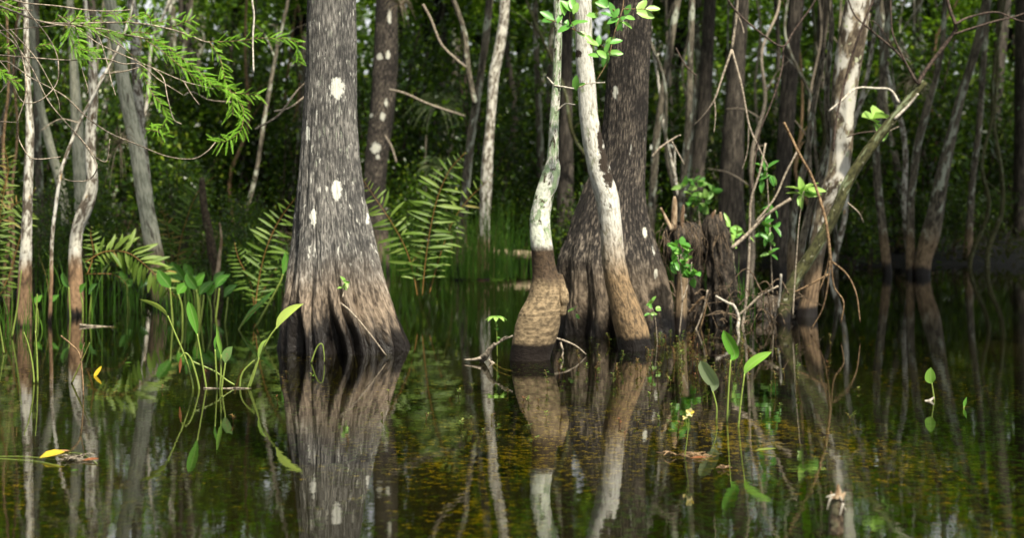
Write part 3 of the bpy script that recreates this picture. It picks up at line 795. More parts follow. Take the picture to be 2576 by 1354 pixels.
# small saplings and brush between stump and clump
brush = [([(1926, 360), (1912, 430), (1890, 500), (1886, 560), (1884, 640), (1876, 760), (1866, 830)], 5, 8, 'twig', 'pale crooked sapling stem right of the rotten stump'),
         ([(1990, 500), (1930, 540), (1880, 590), (1840, 625)], 8, 10, 'twig', 'pale broken pole leaning over the rotten stump'),
         ([(2006, 380), (1975, 440), (1948, 500), (1900, 560)], 5, 5, 'twig', 'arched grey twig above the pale broken pole'),
         ([(1958, 720), (1912, 745), (1880, 775), (1850, 800)], 5, 6, 'twig', 'grey twig lying low between the saplings'),
         ([(1800, 745), (1830, 762), (1846, 770), (1858, 800), (1855, 830)], 5, 9, 'twig_pale', 'hooked pale root by the water at the stump'),
         ([(1965, 690), (1962, 740), (1957, 775)], 6, 5, 'twig_pale', 'short pale root end beside the leaning stems'),
         ([(1730, 790), (1766, 750), (1776, 765), (1760, 830), (1745, 855)], 6, 4, 'twig_brown', 'curled dead frond stalk at the stump foot'),
         ([(1780, 730), (1766, 790), (1740, 845), (1700, 862)], 4, 3, 'twig', 'thin dead stalk bent into the water by the stump'),
         ([(1640, 395), (1660, 372), (1700, 345), (1712, 340)], 6, 4, 'twig', 'pale twig stub reaching from the dark brown cypress'),
         ([(1690, 356), (1706, 385), (1722, 415)], 4, 3, 'twig', 'short drooping twig beside the dark brown cypress'),
         ([(2085, 690), (2040, 715), (2000, 735)], 6, 4, 'twig_brown', 'brown stick lodged low across the leaning clump'),
         ([(2132, 510), (2160, 535), (2172, 560)], 4, 3, 'twig', 'short curved twig pointing to the black water'),
         ([(1700, 120), (1725, 165), (1752, 190)], 4, 3, 'twig_dark', 'small slanting twig high beside the dark brown cypress')]
for i, (q, a, b, mt, lab) in enumerate(brush):
    mb = MB()
    px_tube(mb, q, 14.3 - .05 * i, a, b, seg=8, seed=110 + i, wob=.25, rough=.2)
    solo('bare_twig', mb, M[mt], lab, 'twig', P(q[-1][0], q[-1][1], 14.3))

# rotten stump with its broken points and dead fronds
st = thing('rotten_stump', 'crumbling red brown stump under moss with broken pale points', 'stump', P(1790, 815, 14.8))
mb, _, _ = trunk([(535, 1782, 1808), (552, 1772, 1822), (575, 1764, 1832), (620, 1770, 1838), (700, 1775, 1852), (780, 1778, 1868), (830, 1770, 1878)], 14.8, ztop=-1, seg=80, dz=.015, lobes=[(-70, 14, 1), (-30, 12, 1), (5, 12, 1), (40, 14, 1), (80, 18, 1), (180, 60, 1)],
                  flare=.3, flare_h=.6, rough=.22, rk=(5, 9), seed=51)
part('trunk', mb, M['rot'], st)
mb, _, _ = trunk([(556, 1690, 1745), (575, 1668, 1775), (600, 1662, 1785), (630, 1668, 1782), (680, 1690, 1770), (760, 1694, 1775), (830, 1690, 1780)], 14.9, ztop=-1, seg=70, dz=.015, lobes=[(-60, 16, 1), (-20, 12, 1), (20, 14, 1), (60, 16, 1), (180, 60, 1)], flare=.35, flare_h=.9, rough=.30, rk=(4, 9), seed=52)
part('root_mass', mb, M['rot'], st)
for q, w in (([(1694, 580), (1696, 545), (1697, 510), (1697, 494)], (15, 15, 13, 5)), ([(1716, 585), (1716, 550), (1718, 528), (1719, 515)], (10, 10, 9, 4)), ([(1786, 560), (1794, 540), (1800, 528)], (14, 10, 4)), ([(1690, 580), (1676, 552), (1662, 522)], (11, 9, 4)), ([(1810, 560), (1812, 545), (1812, 533)], (14, 10, 4))):
    c = px_path(q, 14.75, 6)
    mb = MB()
    tube(mb, c, np.interp(np.linspace(0, 1, len(c)), np.linspace(0, 1, len(w)), w) * .5 * 14.75 / F, 12, .25, 16)
    part('broken_point', mb, M['stub'], st)
mb = MB()
for i in range(40):
    a = rng.uniform(1665, 1830)
    y0 = 565 + rng.uniform(-12, 30) + abs(a - 1740) * .1
    px_tube(mb, [(a, y0, -.25), (a + rng.uniform(-22, 22), y0 + rng.uniform(20, 60), -.3), (a + rng.uniform(-30, 30), y0 + rng.uniform(60, 170), -.2)], 14.7, 2.2, 1.0, n=4, seg=4, seed=i, wob=.2, rough=0)
part('dead_fronds', mb, M['frond_dead'], st)
mb = MB()
tube(mb, px_path([(1722, 640), (1716, 720), (1712, 800), (1706, 860)], 13.9, 6), np.linspace(13, 20, 19) * 13.9 / F * .9, 16, .15, 6)
o = thing('slim_tree', 'grey brown slim stump stem standing behind the round leaved shrub', 'stem', P(1708, 830, 13.9))
part('stalk', mb, M['grey_trunk'], o)

# fallen log at the far bank, and smaller drift pieces
mb = MB()
c = px_path([(985, 655), (1060, 640), (1150, 632), (1240, 636), (1345, 645), (1420, 655)], 24.3, 8)
tube(mb, c, .075, 16, .2, 3)
solo('fallen_log', mb, M['log'], 'long pale log lying along the far bank behind the ferns', 'log', P(1190, 640, 24.3))
mb = MB()
tube(mb, px_path([(200, 818), (240, 822), (292, 826)], wy(822), 8), .012, 8, .3, 8)
solo('drift_stick', mb, M['litter'], 'grey stick floating in dark water behind the small twig', 'stick', P(245, 822, wy(822)))
dw = thing('driftwood', 'knotted grey driftwood root poking out in front of the swollen foot', 'driftwood', P(1222, 905, 11.2))
for i, (q, a, b) in enumerate([([(1212, 905), (1222, 895), (1232, 880), (1245, 865)], 20, 8), ([(1238, 872), (1262, 858), (1290, 845)], 6, 4), ([(1240, 876), (1268, 850), (1284, 850)], 4, 3), ([(1216, 900), (1195, 905), (1168, 906)], 10, 4), ([(1236, 910), (1262, 928), (1290, 935)], 5, 3), ([(1230, 905), (1250, 934), (1285, 948)], 5, 3)]):
    mb = MB()
    px_tube(mb, q, 11.2, a, b, seg=12, seed=130 + i, wob=.3, rough=.3, rk=20)
    part('root' if i else 'knot', mb, M['litter' if i < 3 else 'twig'], dw)
for i, (q, lab) in enumerate([([(1392, 850), (1420, 858), (1450, 872), (1474, 892)], 'thin forked stick beside the swollen foot'), ([(1410, 862), (1416, 890), (1404, 912)], 'dark twig dipping in the water at the swollen foot')]):
    mb = MB()
    px_tube(mb, q, 11.7, 6, 3, seg=8, seed=140 + i, wob=.2)
    solo('bare_twig', mb, M['twig'], lab, 'twig', P(q[0][0], q[0][1], 11.7))
mb = MB()
px_tube(mb, [(856, 762), (886, 788), (930, 840), (972, 896)], 11.45, 5, 3.5, seg=8, seed=150, wob=.05)
solo('bare_twig', mb, M['twig'], 'straight grey twig leaning on the fluted cypress foot', 'twig', P(972, 896, 11.45))
mb = MB()
px_tube(mb, [(782, 915), (797, 875), (810, 866), (815, 890), (816, 912)], 11.2, 4, 2.5, seg=8, seed=151, wob=.05)
solo('bare_twig', mb, M['stalk'], 'small looped stalk in the water before the cypress foot', 'twig', P(782, 915, 11.2))
mb = MB()
px_tube(mb, [(153, 845), (180, 868), (200, 893), (208, 950), (210, 1000)], wy(1000), 4, 4, seg=8, seed=152, wob=.05)
px_tube(mb, [(203, 905), (208, 880), (213, 862)], wy(1000), 3, 2, seg=6, seed=153, wob=.02)
solo('bare_twig', mb, M['twig_brown'], 'thin bent twig standing in the open water near the reeds', 'twig', P(210, 1000, wy(1000)))

# broken black stick at the bottom edge
Yb = 5.66
sk = thing('broken_stick', 'black barked broken stick with a splintered pale tip near the bottom edge', 'stick', P(2103, 1345, Yb))
c = px_path([(2099, 1420), (2102, 1345), (2106, 1290), (2108, 1250)], Yb, 10)
mb = MB()
tube(mb, c, np.interp(np.linspace(0, 1, len(c)), [0, .4, .8, 1], [20, 19, 17.5, 15]) * Yb / F, 36, .16, 60)
part('stem', mb, M['snag'], sk)
for q, a, b in (([(2107, 1256), (2109, 1238), (2108, 1220)], 24, 5), ([(2116, 1258), (2122, 1246), (2126, 1240)], 12, 5), ([(2096, 1256), (2092, 1246), (2090, 1238)], 9, 3)):
    mb = MB()
    px_tube(mb, q, Yb - .01, a, b, seg=9, wob=0, rough=.35, rk=60)
    part('broken_tip', mb, M['stub'], sk)
for q, a in (([(2090, 1252), (2084, 1270), (2081, 1284)], 7), ([(2121, 1268), (2116, 1285), (2113, 1298)], 7), ([(2124, 1278), (2128, 1284)], 4), ([(2100, 1246), (2084, 1250), (2078, 1252)], 5), ([(2113, 1250), (2119, 1262)], 4)):
    mb = MB()
    px_tube(mb, q, Yb - .028, a, 2, seg=6, wob=0, rough=.2, rk=60)
    part('splinter', mb, M['twig_pale'], sk)


# ------------------------------------------------------------------ ferns, grasses, leafy plants
def frond(mb_stem, mb_leaf, pts, Y, plen, npin=26, lean=1.15, w=0.16, tint=0.5, seed=0, start=0.12, wob=.3, wpx=3.0):
    c = px_path(pts, Y, 10, wob, seed)
    tube(mb_stem, c, np.linspace(wpx, 1.0, len(c)) * .5 * Y / F, 5, 0, 1, 1.0)
    s = np.concatenate([[0], np.cumsum(np.linalg.norm(np.diff(c, axis=0), axis=1))])
    s /= s[-1]
    r = np.random.default_rng(abs(seed) + 5)
    for side in (-1, 1):
        q = np.linspace(start, .985, npin) + r.uniform(-.006, .006, npin)
        q = np.clip(q, 0, .995)
        pos = np.stack([np.interp(q, s, c[:, k]) for k in range(3)], -1)
        tan = unit(np.stack([np.interp(np.minimum(q + .02, 1), s, c[:, k]) - np.interp(np.maximum(q - .02, 0), s, c[:, k]) for k in range(3)], -1))
        view = unit(np.array([0, 0, CAMH]) - pos)
        lat = unit(np.cross(tan, view)) * side
        gone = r.random(npin) < .07
        nrm = unit(view + r.normal(size=pos.shape) * .35 + lat * .3 + np.array([0, 0, .5]))
        a = lean + r.normal(size=npin) * .16
        d = tan * np.cos(a)[:, None] + lat * np.sin(a)[:, None] + view * (r.normal(size=npin) * .18)[:, None] + np.array([0, 0, -.08])
        prof = np.sin(np.clip((q - start * .6) / (1 - start * .6), 0, 1) ** .75 * PI) ** .55 * .92 + .08
        prof = np.where(q > .8, prof * np.interp(q, [.8, 1], [1, .45]), prof)
        L = np.where(gone, .25, 1.0) * plen * Y / F * prof * r.uniform(.75, 1.12, npin)
        leaves(mb_leaf, pos, d, nrm, L, np.maximum(L * w, .007), np.clip(tint + r.normal(size=npin) * .14, 0, .97), fold=.15, droop=r.uniform(.15, .42))


def fern(label, Y, fronds, base, group='ferns', w=.155):
    root = thing('fern', label, 'fern', P(base[0], base[1], Y), group)
    for i, (pts, plen, npin, tint) in enumerate(fronds):
        b = MB()
        frond(b, b, pts, Y + .06 * i, plen, npin, tint=tint, seed=int(base[0]) + i * 7, w=w)
        part('frond', b, M['fern'], root)
    return root


fern('tall fern with spread fronds right of the massive cypress', 15.5,
     [([(1062, 745), (1070, 660), (1082, 580), (1100, 500), (1130, 430), (1172, 382)], 72, 23, .5), ([(1050, 745), (1040, 690), (1020, 625), (985, 560), (945, 500), (905, 440)], 58, 22, .62),
      ([(1080, 740), (1105, 650), (1138, 560), (1180, 500), (1245, 438)], 46, 18, .66)], (1062, 770))
fern('arching fern frond drooping over water left of the massive cypress', 14.6,
     [([(215, 660), (262, 634), (320, 636), (366, 668), (408, 710), (446, 752)], 62, 25, .66), ([(220, 690), (235, 640), (228, 590), (232, 570)], 30, 10, .6), ([(215, 690), (280, 690), (310, 706), (322, 730)], 24, 10, .6)], (210, 790), w=.21)
fern('upright fern half hidden by the left flank of the massive cypress', 15.0,
     [([(640, 790), (652, 700), (672, 620), (705, 550), (750, 490)], 58, 20, .5), ([(640, 790), (632, 720), (600, 650), (590, 610)], 46, 16, .42), ([(640, 790), (668, 720), (700, 672), (735, 660)], 42, 14, .5)], (640, 800))
fern('dim fern rising beside the dark broken dead stem', 18.5,
     [([(440, 720), (452, 620), (470, 550), (500, 480), (545, 440)], 50, 22, .4), ([(440, 720), (432, 640), (420, 570), (405, 520)], 40, 16, .95), ([(440, 720), (470, 660), (500, 620)], 36, 12, .45)], (440, 730))
fern('yellowing fern thicket at the edge among brown stems', 15.2,
     [([(-30, 800), (-10, 640), (0, 540), (20, 440), (34, 400)], 46, 24, .6), ([(-20, 780), (20, 700), (50, 600), (70, 520), (90, 470)], 44, 22, .6), ([(-30, 640), (0, 560), (30, 520), (70, 500)], 40, 18, .75), ([(-30, 560), (10, 470), (20, 420), (10, 360)], 36, 16, .7)], (-20, 810))


def tuft(label, px, py, Y, n, hpx, spread, seed, tint=.5, lean=.25):
    r = np.random.default_rng(seed)
    root = thing('grass_tuft', label, 'grass', P(px, py, Y), 'grass tufts on the banks')
    mb = MB()
    b0 = np.array(P(px, py, Y))
    for i in range(n):
        h = hpx * Y / F * r.uniform(.45, 1.1)
        a = r.uniform(0, 2 * PI)
        b = b0 + np.array([np.clip(r.normal(), -1.5, 1.5) * spread, np.clip(r.normal(), -1.5, 1.5) * spread * .7, -.05])
        dx = np.array([math.cos(a), math.sin(a), 0]) * h * abs(r.normal()) * lean
        mid = [b, b + dx * .3 + [0, 0, h * .55], b + dx + [0, 0, h * (1 - .25 * r.random())]]
        blade(mb, mid, [.008, .008, .001], roll=r.uniform(-.9, .9), fold=.3, tint=float(np.clip(r.normal(tint, .2), 0, 1)), n=4)
    part('blades', mb, M['grass'], root)
    return root


for a in [('tall bright grass clump in front of the white patched trunk', 1215, 690, 21.5, 210, 215, .26, 1, .66), ('bright grass clump just left of the swollen stem', 1300, 690, 21.0, 80, 140, .18, 2, .6),
          ('thin grass behind the feet of the tall fern', 1130, 690, 22.5, 70, 120, .35, 3, .45), ('tall grass behind the upright fern, left of the massive cypress', 660, 740, 18.0, 70, 210, .40, 4, .42),
          ('grass around the dark broken dead stem', 560, 740, 18.5, 60, 190, .45, 5, .4), ('dim tall grass behind the arching frond', 300, 700, 21.0, 70, 190, .55, 6, .35), ('tall dim grass between slim tree and crooked tree', 130, 740, 18.0, 70, 230, .4, 7, .4),
          ('dark grass behind the leaning grey green trunk', 460, 690, 22.0, 100, 170, .5, 8, .4), ('low grass at the bank by the round leaved shrub', 1650, 720, 20.0, 50, 110, .4, 9, .35), ('reedy grass in front of the leaning stems', 1880, 815, 14.6, 26, 190, .10, 10, .4),
          ('sparse grass at the edge below the brown stems', 12, 840, 13.6, 36, 150, .18, 11, .55), ('dim grass across the black water by far trunks', 2450, 650, 28.0, 80, 110, .7, 12, .3)]:
    tuft(*a)
q = random.Random(21)
for i in range(27):
    if i < 9:
        px, Y = q.uniform(-20, 720), q.uniform(15.5, 21.0)
    elif i < 19:
        px, Y = q.uniform(960, 1420), q.uniform(22.0, 25.5)
    else:
        px, Y = q.uniform(1620, 2600), q.uniform(25.5, 30.0)
    zz = max(0.0, float(ground_h(np.array([(px - CX) * Y / F]), np.array([Y]))[0]))
    tuft('bright grass clump in the crowded growth of the far bank', px, HY + (CAMH - zz) * F / Y, Y, 34 if i < 19 else 30, q.uniform(80, 190) if i < 19 else 90, .28, 400 + i, q.uniform(.25, .6))['group'] = 'grass clumps of the far bank'
# single reeds standing in the water at the left
for i, (q, lab) in enumerate([([(60, 836), (72, 870), (82, 920), (86, 965)], 'green reed leaning left in open water near the slim tree'), ([(89, 833), (93, 890), (95, 965)], 'straight green reed in open water near the slim tree'),
                              ([(94, 740), (92, 780), (90, 842)], 'short reed directly beside the slim tree foot'), ([(54, 680), (44, 770), (30, 850)], 'curved reed crossing the foot of the slim tree'), ([(226, 862), (205, 910), (180, 965)], 'dry reed crossing behind the thin bent twig'),
                              ([(-4, 800), (4, 850), (10, 890)], 'reed at the very edge of the water')]):
    Yr = wy(max(q[-1][1], 840))
    mb = MB()
    c = px_path(q, Yr, 8)
    tube(mb, c, np.linspace(1.3, 2.6, len(c)) * Yr / F, 6, 0, 1, .75 if i != 4 else .2)
    solo('reed', mb, M['stalk'], lab, 'reed', P(q[-1][0], q[-1][1], Yr), 'reeds in the left shallows')


def leafy(mb_leaf, at, n, L, r, tint, spreadz=.4, W=.55):
    d = unit(r.normal(size=(n, 3)) + np.array([0, -.2, spreadz]))
    leaves(mb_leaf, np.repeat(np.array(at)[None], n, 0), d, unit(r.normal(size=(n, 3)) * .5 + np.array([0, -.6, .8])), L * r.uniform(.7, 1.2, n), L * W * r.uniform(.8, 1.1, n), np.clip(r.normal(tint, .2, n), 0, 1))


def leafy_plant(name, label, cat, stems, nodes, Y, L, mat, seed, tint=.55, n=5, w=3.0, W=.55, stemmat='twig'):
    r = np.random.default_rng(seed)
    low = max((p for q in stems for p in q), key=lambda p: p[1])
    root = thing(name, label, cat, P(low[0], low[1], Y))
    for i, q in enumerate(stems):
        mb = MB()
        px_tube(mb, q, Y, w, w * .6, n=5, seg=6, seed=seed + i, wob=.15)
        part('stem', mb, M[stemmat], root)
    mb = MB()
    for (px, py) in nodes:
        leafy(mb, P(px, py, Y + r.normal() * .05), n, L, r, tint, W=W)
    part('leaves', mb, M[mat], root)
    return root


leafy_plant('round_leaved_shrub', 'small shrub of round blue green leaves before the rotten stump', 'shrub', [[(1708, 850), (1716, 760), (1712, 690), (1704, 640)], [(1716, 760), (1735, 700), (1740, 660)]],
            [(1690, 632), (1704, 622), (1716, 640), (1694, 662), (1722, 656), (1708, 668), (1738, 676), (1748, 690), (1728, 690), (1742, 700), (1712, 616), (1730, 640)], 13.2, .085, 'roundleaf', 1, .35, 4, 4, .8)
leafy_plant('leafy_sapling', 'bright green leaf star in front of the leaning patched tree', 'sapling', [[(1994, 800), (2000, 700), (2010, 560), (2022, 480)]], [(2022, 480), (2018, 490)], 14.0, .17, 'roundleaf', 2, .95, 6, 4, .4)
leafy_plant('leafy_sapling', 'sapling with dull green leaves left of the bright leaf star', 'sapling', [[(1946, 800), (1940, 660), (1936, 560), (1928, 420)]], [(1930, 590), (1945, 570), (1925, 560), (1936, 640), (1940, 610), (1928, 425), (1938, 440), (1920, 450), (1944, 520)], 14.8, .12, 'roundleaf', 3, .3, 4, 4, .42)
leafy_plant('leafy_sapling', 'sunlit bush of small leaves behind the rotten stump', 'sapling', [[(1765, 640), (1760, 560), (1755, 480)]], [(1720, 470), (1740, 490), (1756, 470), (1775, 500), (1790, 480), (1760, 510), (1730, 510), (1745, 460), (1780, 520)], 19.5, .13, 'roundleaf', 4, .75, 5, 3)
leafy_plant('leafy_sapling', 'yellow green leaves right of the rotten stump top', 'sapling', [[(1850, 720), (1845, 640), (1838, 590)]], [(1838, 572), (1850, 590), (1866, 585), (1845, 610)], 15.4, .14, 'yellowgreen' if 'yellowgreen' in M else 'roundleaf', 5, .95, 4, 3, .35)
leafy_plant('leafy_sapling', 'backlit pair of broad leaves by the mossy leaning stem', 'sapling', [[(2262, 318), (2225, 330), (2192, 300)]], [(2195, 298), (2205, 310)], 15.0, .26, 'roundleaf', 6, 1.0, 2, 3, .6)
leafy_plant('cypress_seedling', 'tiny seedling sprouting from the fluted cypress foot', 'seedling', [[(862, 748), (866, 728), (868, 712)]], [(868, 709), (868, 709), (864, 726)], 11.62, .05, 'roundleaf', 7, .9, 3, 3)
leafy_plant('water_seedling', 'tiny green sprout in the shade between white stem feet', 'seedling', [[(1452, 830), (1450, 800), (1447, 780)]], [(1446, 778), (1449, 792)], 12.6, .05, 'roundleaf', 8, .9, 3, 2.5)
leafy_plant('water_seedling', 'small green sprout right of the leaning tan foot', 'seedling', [[(1655, 880), (1648, 800), (1636, 765)]], [(1632, 764), (1640, 760), (1636, 790), (1650, 780)], 12.8, .055, 'roundleaf', 9, .8, 3, 2.5)
# parasol-like plant by the driftwood
um = thing('parasol_plant', 'small plant with a flat star of lobed leaves near the driftwood', 'plant', P(1251, 893, 11.6))
mb = MB()
px_tube(mb, [(1251, 900), (1250, 850), (1248, 800)], 11.6, 2.6, 2, seg=6, wob=0)
part('stem', mb, M['stalk'], um)
mb = MB()
an = np.linspace(0, 2 * PI, 8, endpoint=False)
d = np.stack([np.cos(an), np.sin(an), -.12 + 0 * an], -1)
leaves(mb, np.repeat(P(1248, 797, 11.6)[None], 8, 0), d, np.tile([0, 0, 1.0], (8, 1)), .085, .04, np.linspace(.7, 1, 8), droop=.25)
for yy in (815, 832, 850):
    leafy(mb, P(1250, yy, 11.6), 2, .03, rng, .8)
part('leaves', mb, M['roundleaf'], um)


# broad-leaved water plants (blade data: stem path, leaf midline, width)
def water_plant(label, base, items, group=None, name='water_plant'):
    Yw = wy(base[1])
    root = thing(name, label, 'water plant', P(base[0], base[1], Yw), group)
    for i, (stem, leaf, wpx, mt, tint, roll, dy) in enumerate(items):
        mb = MB()
        c = px_path(stem, Yw + dy, 8)
        tube(mb, c, np.linspace(3.0, 1.9, len(c)) * Yw / F, 8, .05, 30, np.linspace(.35, .8, len(c)).repeat(8).tolist() + [.5, .5])
        s = part('stalk', mb, M['stalk'], root)
        if leaf:
            mb = MB()
            mid = [P(p[0], p[1], Yw + dy + (p[2] if len(p) > 2 else 0)) for p in leaf]
            k = len(mid)
            prof = {3: [.12, 1, .03], 4: [.12, .95, .8, .03], 5: [.10, .8, 1, .7, .03]}[k]
            blade(mb, mid, np.array(prof) * wpx * Yw / F, roll=roll, fold=.3, tint=tint)
            link('leaf', mb.mesh('leaf', root.location), M[mt], s)
    return root


wp = water_plant('clump of long stalked lance leaves left of the cypress reflection', (550, 978), [
    ([(485, 1000), (485, 967), (465, 898), (440, 838), (422, 795)], [(422, 797), (414, 783), (396, 768, -.03), (372, 758, -.06), (350, 753, -.1)], 17, 'blade', 1.0, .9, 0),
    ([(521, 1000), (519, 977), (508, 910), (496, 840)], [(496, 842), (491, 815), (484, 790), (478, 770), (474, 759)], 25, 'blade', .42, .35, .06),
    ([(553, 1000), (554, 979), (556, 930), (556, 893)], [(556, 893), (554, 872), (549, 848), (545, 822)], 13, 'blade', .62, .5, -.05),
    ([(545, 1000), (546, 978), (543, 920), (541, 880)], [(541, 882), (543, 862), (548, 846), (551, 834)], 14, 'blade', .4, .9, .04),
    ([(557, 1000), (558, 976), (564, 935), (567, 914)], [(567, 914), (570, 898), (577, 883), (585, 872)], 26, 'blade_spot', .6, .5, -.08),
    ([(619, 1000), (623, 980), (651, 902), (676, 852), (695, 825)], [(695, 827), (706, 806), (722, 789), (742, 775), (763, 765)], 24, 'blade', .98, .45, .03),
    ([(628, 975), (640, 940), (652, 900)], [(650, 905), (655, 885), (662, 866), (672, 854)], 18, 'blade', .8, 1.0, 0),
    ([(500, 1000), (500, 972), (488, 925), (478, 900), (466, 889), (455, 899)], None, 0, 'blade', 0, 0, -.04),
    ([(483, 910), (520, 926), (545, 938), (570, 957), (590, 969)], None, 0, 'blade', 0, 0, .08),
    ([(603, 975), (606, 950), (616, 930), (640, 907)], None, 0, 'blade', 0, 0, .1)], 'water plants')
mb = MB()
blade(mb, [P(455, 900, 9.7), P(453, 918, 9.7), P(452, 939, 9.7)], np.array([2, 9, 2]) * 9.7 / F, tint=.3, roll=.5)
part('withered_leaf', mb, M['brownleaf'], wp)
mb = MB()
tube(mb, px_path([(512, 977), (560, 979), (600, 977), (632, 980)], 9.77, 6), .006, 6, .3, 20)
part('rhizome', mb, M['litter'], wp)
water_plant('trio of lance leaves on tall stalks near the yellow flower', (1829, 1060), [
    ([(1829, 1100), (1829, 1060), (1833, 980), (1838, 906)], [(1839, 907), (1848, 892), (1838, 866), (1826, 845), (1820, 831)], 32, 'blade', .5, .3, 0),
    ([(1799, 1080), (1803, 1048), (1802, 1020), (1793, 985)], [(1793, 986), (1797, 966), (1782, 940), (1768, 918), (1762, 908)], 38, 'blade_grey', .5, .4, .08),
    ([(1855, 1110), (1857, 1080), (1864, 1010), (1873, 941)], [(1873, 942), (1882, 926), (1902, 908), (1924, 895), (1942, 886)], 26, 'blade', .62, .5, -.2)], 'water plants')
water_plant('single spade leaf on a short stalk over open water', (2350, 1007), [
    ([(2352, 1030), (2350, 1007), (2347, 985), (2344, 964)], [(2344, 966), (2341, 955), (2341, 938), (2342, 925)], 27, 'blade', .62, .15, 0)], 'water plants')
mb = MB()
blade(mb, [P(2350, 1000, 9.2), P(2340, 1007, 9.2), P(2326, 1008, 9.2)], np.array([4, 6, 2]) * 9.2 / F, tint=1.0)
part('pale_bract', mb, M['twig_pale'], bpy.data.objects['water_plant.002'])
water_plant('lone green leaf tip just breaking the water surface', (2425, 1027), [
    ([(2422, 1050), (2424, 1030), (2426, 1022)], [(2424, 1028), (2428, 1014), (2432, 999)], 10, 'blade', .5, .5, 0)], 'water plants')
# duller water plants behind the front clump
for i, (lab, base, items) in enumerate([
        ('dull oval leaves above the front lance leaved clump', (470, 800), [([(470, 820), (466, 760), (462, 705)], [(464, 706), (452, 690), (438, 672), (432, 658)], 30, 'blade', .2, .3, 0), ([(500, 820), (500, 760), (490, 722)], [(488, 722), (498, 708), (516, 690)], 26, 'blade', .45, .3, .1), ([(540, 820), (548, 760), (552, 725)], [(540, 725), (556, 706), (580, 690)], 24, 'blade', .15, .4, .05)]),
        ('tall narrow leaves between front clump and massive cypress', (610, 830), [([(590, 850), (620, 800), (660, 760)], [(600, 830), (630, 790), (665, 755), (692, 728)], 16, 'blade', .3, .6, 0), ([(640, 830), (700, 720), (712, 690)], [(712, 690), (720, 660), (718, 632)], 22, 'blade', .35, .4, 0)]),
        ('pale broken lance leaves among grass behind the front clump', (590, 700), [([(590, 720), (580, 640), (575, 598)], [(562, 592), (590, 590), (612, 600)], 14, 'blade_grey', .7, .3, 0), ([(640, 720), (632, 620), (624, 575)], [(588, 552), (605, 562), (628, 580)], 16, 'blade_grey', .9, .3, .2)])]):
    water_plant(lab, base, items, 'dim water plants')

def copy_tree(o, parent=None):
    c = o.copy()
    COL.objects.link(c)
    c.parent = parent
    for ch in list(o.children):
        copy_tree(ch, c)
    return c


src_plant = next(o for o in bpy.data.objects if o.get('label', '').startswith('dull oval leaves'))
q = random.Random(14)
for i in range(8):
    o = copy_tree(src_plant)
    px, py = (q.uniform(400, 735), q.uniform(735, 850)) if i < 4 else (q.uniform(-10, 330), q.uniform(740, 830))
    o.location = P(px, py, wy(py))
    o.rotation_euler = (0, 0, q.uniform(-.9, .9))
    o.scale = [q.uniform(.55, .95)] * 3
    tag(o, 'dim broad leaved water plant crowding the left shallows', 'water plant', 'broad leaved plants of the left shallows')

# yellow flower on its raft
Yf = wy(1150)
fl = thing('yellow_flower', 'tiny yellow flower on a thin stalk rising from floating bits', 'flower', P(1722, 1150, Yf))
mb = MB()
px_tube(mb, [(1722, 1155), (1728, 1110), (1732, 1075), (1733, 1045)], Yf, 2.6, 1.8, seg=6, wob=0)
px_tube(mb, [(1730, 1080), (1726, 1062), (1724, 1052)], Yf, 1.8, 1.4, seg=6, wob=0)
part('stalk', mb, M['stalk'], fl)
mb = MB()
an = np.array([.2, 1.3, 2.6, 3.9, 5.2])
d = np.stack([np.cos(an), -.5 + 0 * an, np.sin(an)], -1)
leaves(mb, np.repeat(P(1735, 1038, Yf)[None], 5, 0), d, np.tile([0, -1.0, .3], (5, 1)), .022, .018, np.array([.1, .9, .5, 1, .8]))
leaves(mb, np.repeat(P(1723, 1051, Yf)[None], 3, 0), d[[0, 2, 3]], np.tile([0, -1.0, .3], (3, 1)), .014, .009, np.array([.9, .5, .6]))
part('petals', mb, M['petal'], fl)


# floating things
def flat_leaf(mb, px, py, ang, L, W, tint, lift=.004, curl=.0, droop=-.1):
    Yw = wy(py)
    p = P(px, py, Yw) + [0, 0, lift]
    d = np.array([math.cos(ang), math.sin(ang), curl])
    leaves(mb, p - d * L * .5, d, np.array([[0.05, -.15, 1.0]]), L, W, tint, fold=.15, droop=droop)


yl = MB()
flat_leaf(yl, 131, 1158, .35, .11, .09, .6, .012, 0, -.2)
o = solo('floating_leaf', yl, M['yellowleaf'], 'broad yellow leaf floating at the near left', 'leaf', P(131, 1158, wy(1158)), 'floating leaves')
for (px, py, an, L, W, tint, mt, lab) in [(150, 1143, .1, .09, .035, .9, 'brownleaf', 'tan leaf lying behind the broad yellow leaf'), (228, 1163, .05, .075, .035, .45, 'brownleaf', 'wet red brown leaf right of the broad yellow leaf'), (187, 1189, .1, .035, .014, .7, 'grass', 'little green leaf floating below the grey debris'),
                                           (1925, 1138, .0, .10, .035, .95, 'grass', 'pale green leaf floating below the trio of lance leaves'), (1757, 1158, -.3, .08, .03, .4, 'brownleaf', 'red brown leaf floating beside the yellow flower'), (250, 945, 1.0, .10, .035, .5, 'yellowleaf', 'yellow leaf tilted up out of the dark water'),
                                           (322, 917, 0, .05, .03, .6, 'grass', 'pale green leaf scrap floating near the bent twig')]:
    mb = MB()
    flat_leaf(mb, px, py, an, L, W, tint, .006 if an < .9 else .03, .0 if an < .9 else .9)
    solo('floating_leaf', mb, M[mt], lab, 'leaf', P(px, py, wy(py)), 'floating leaves')


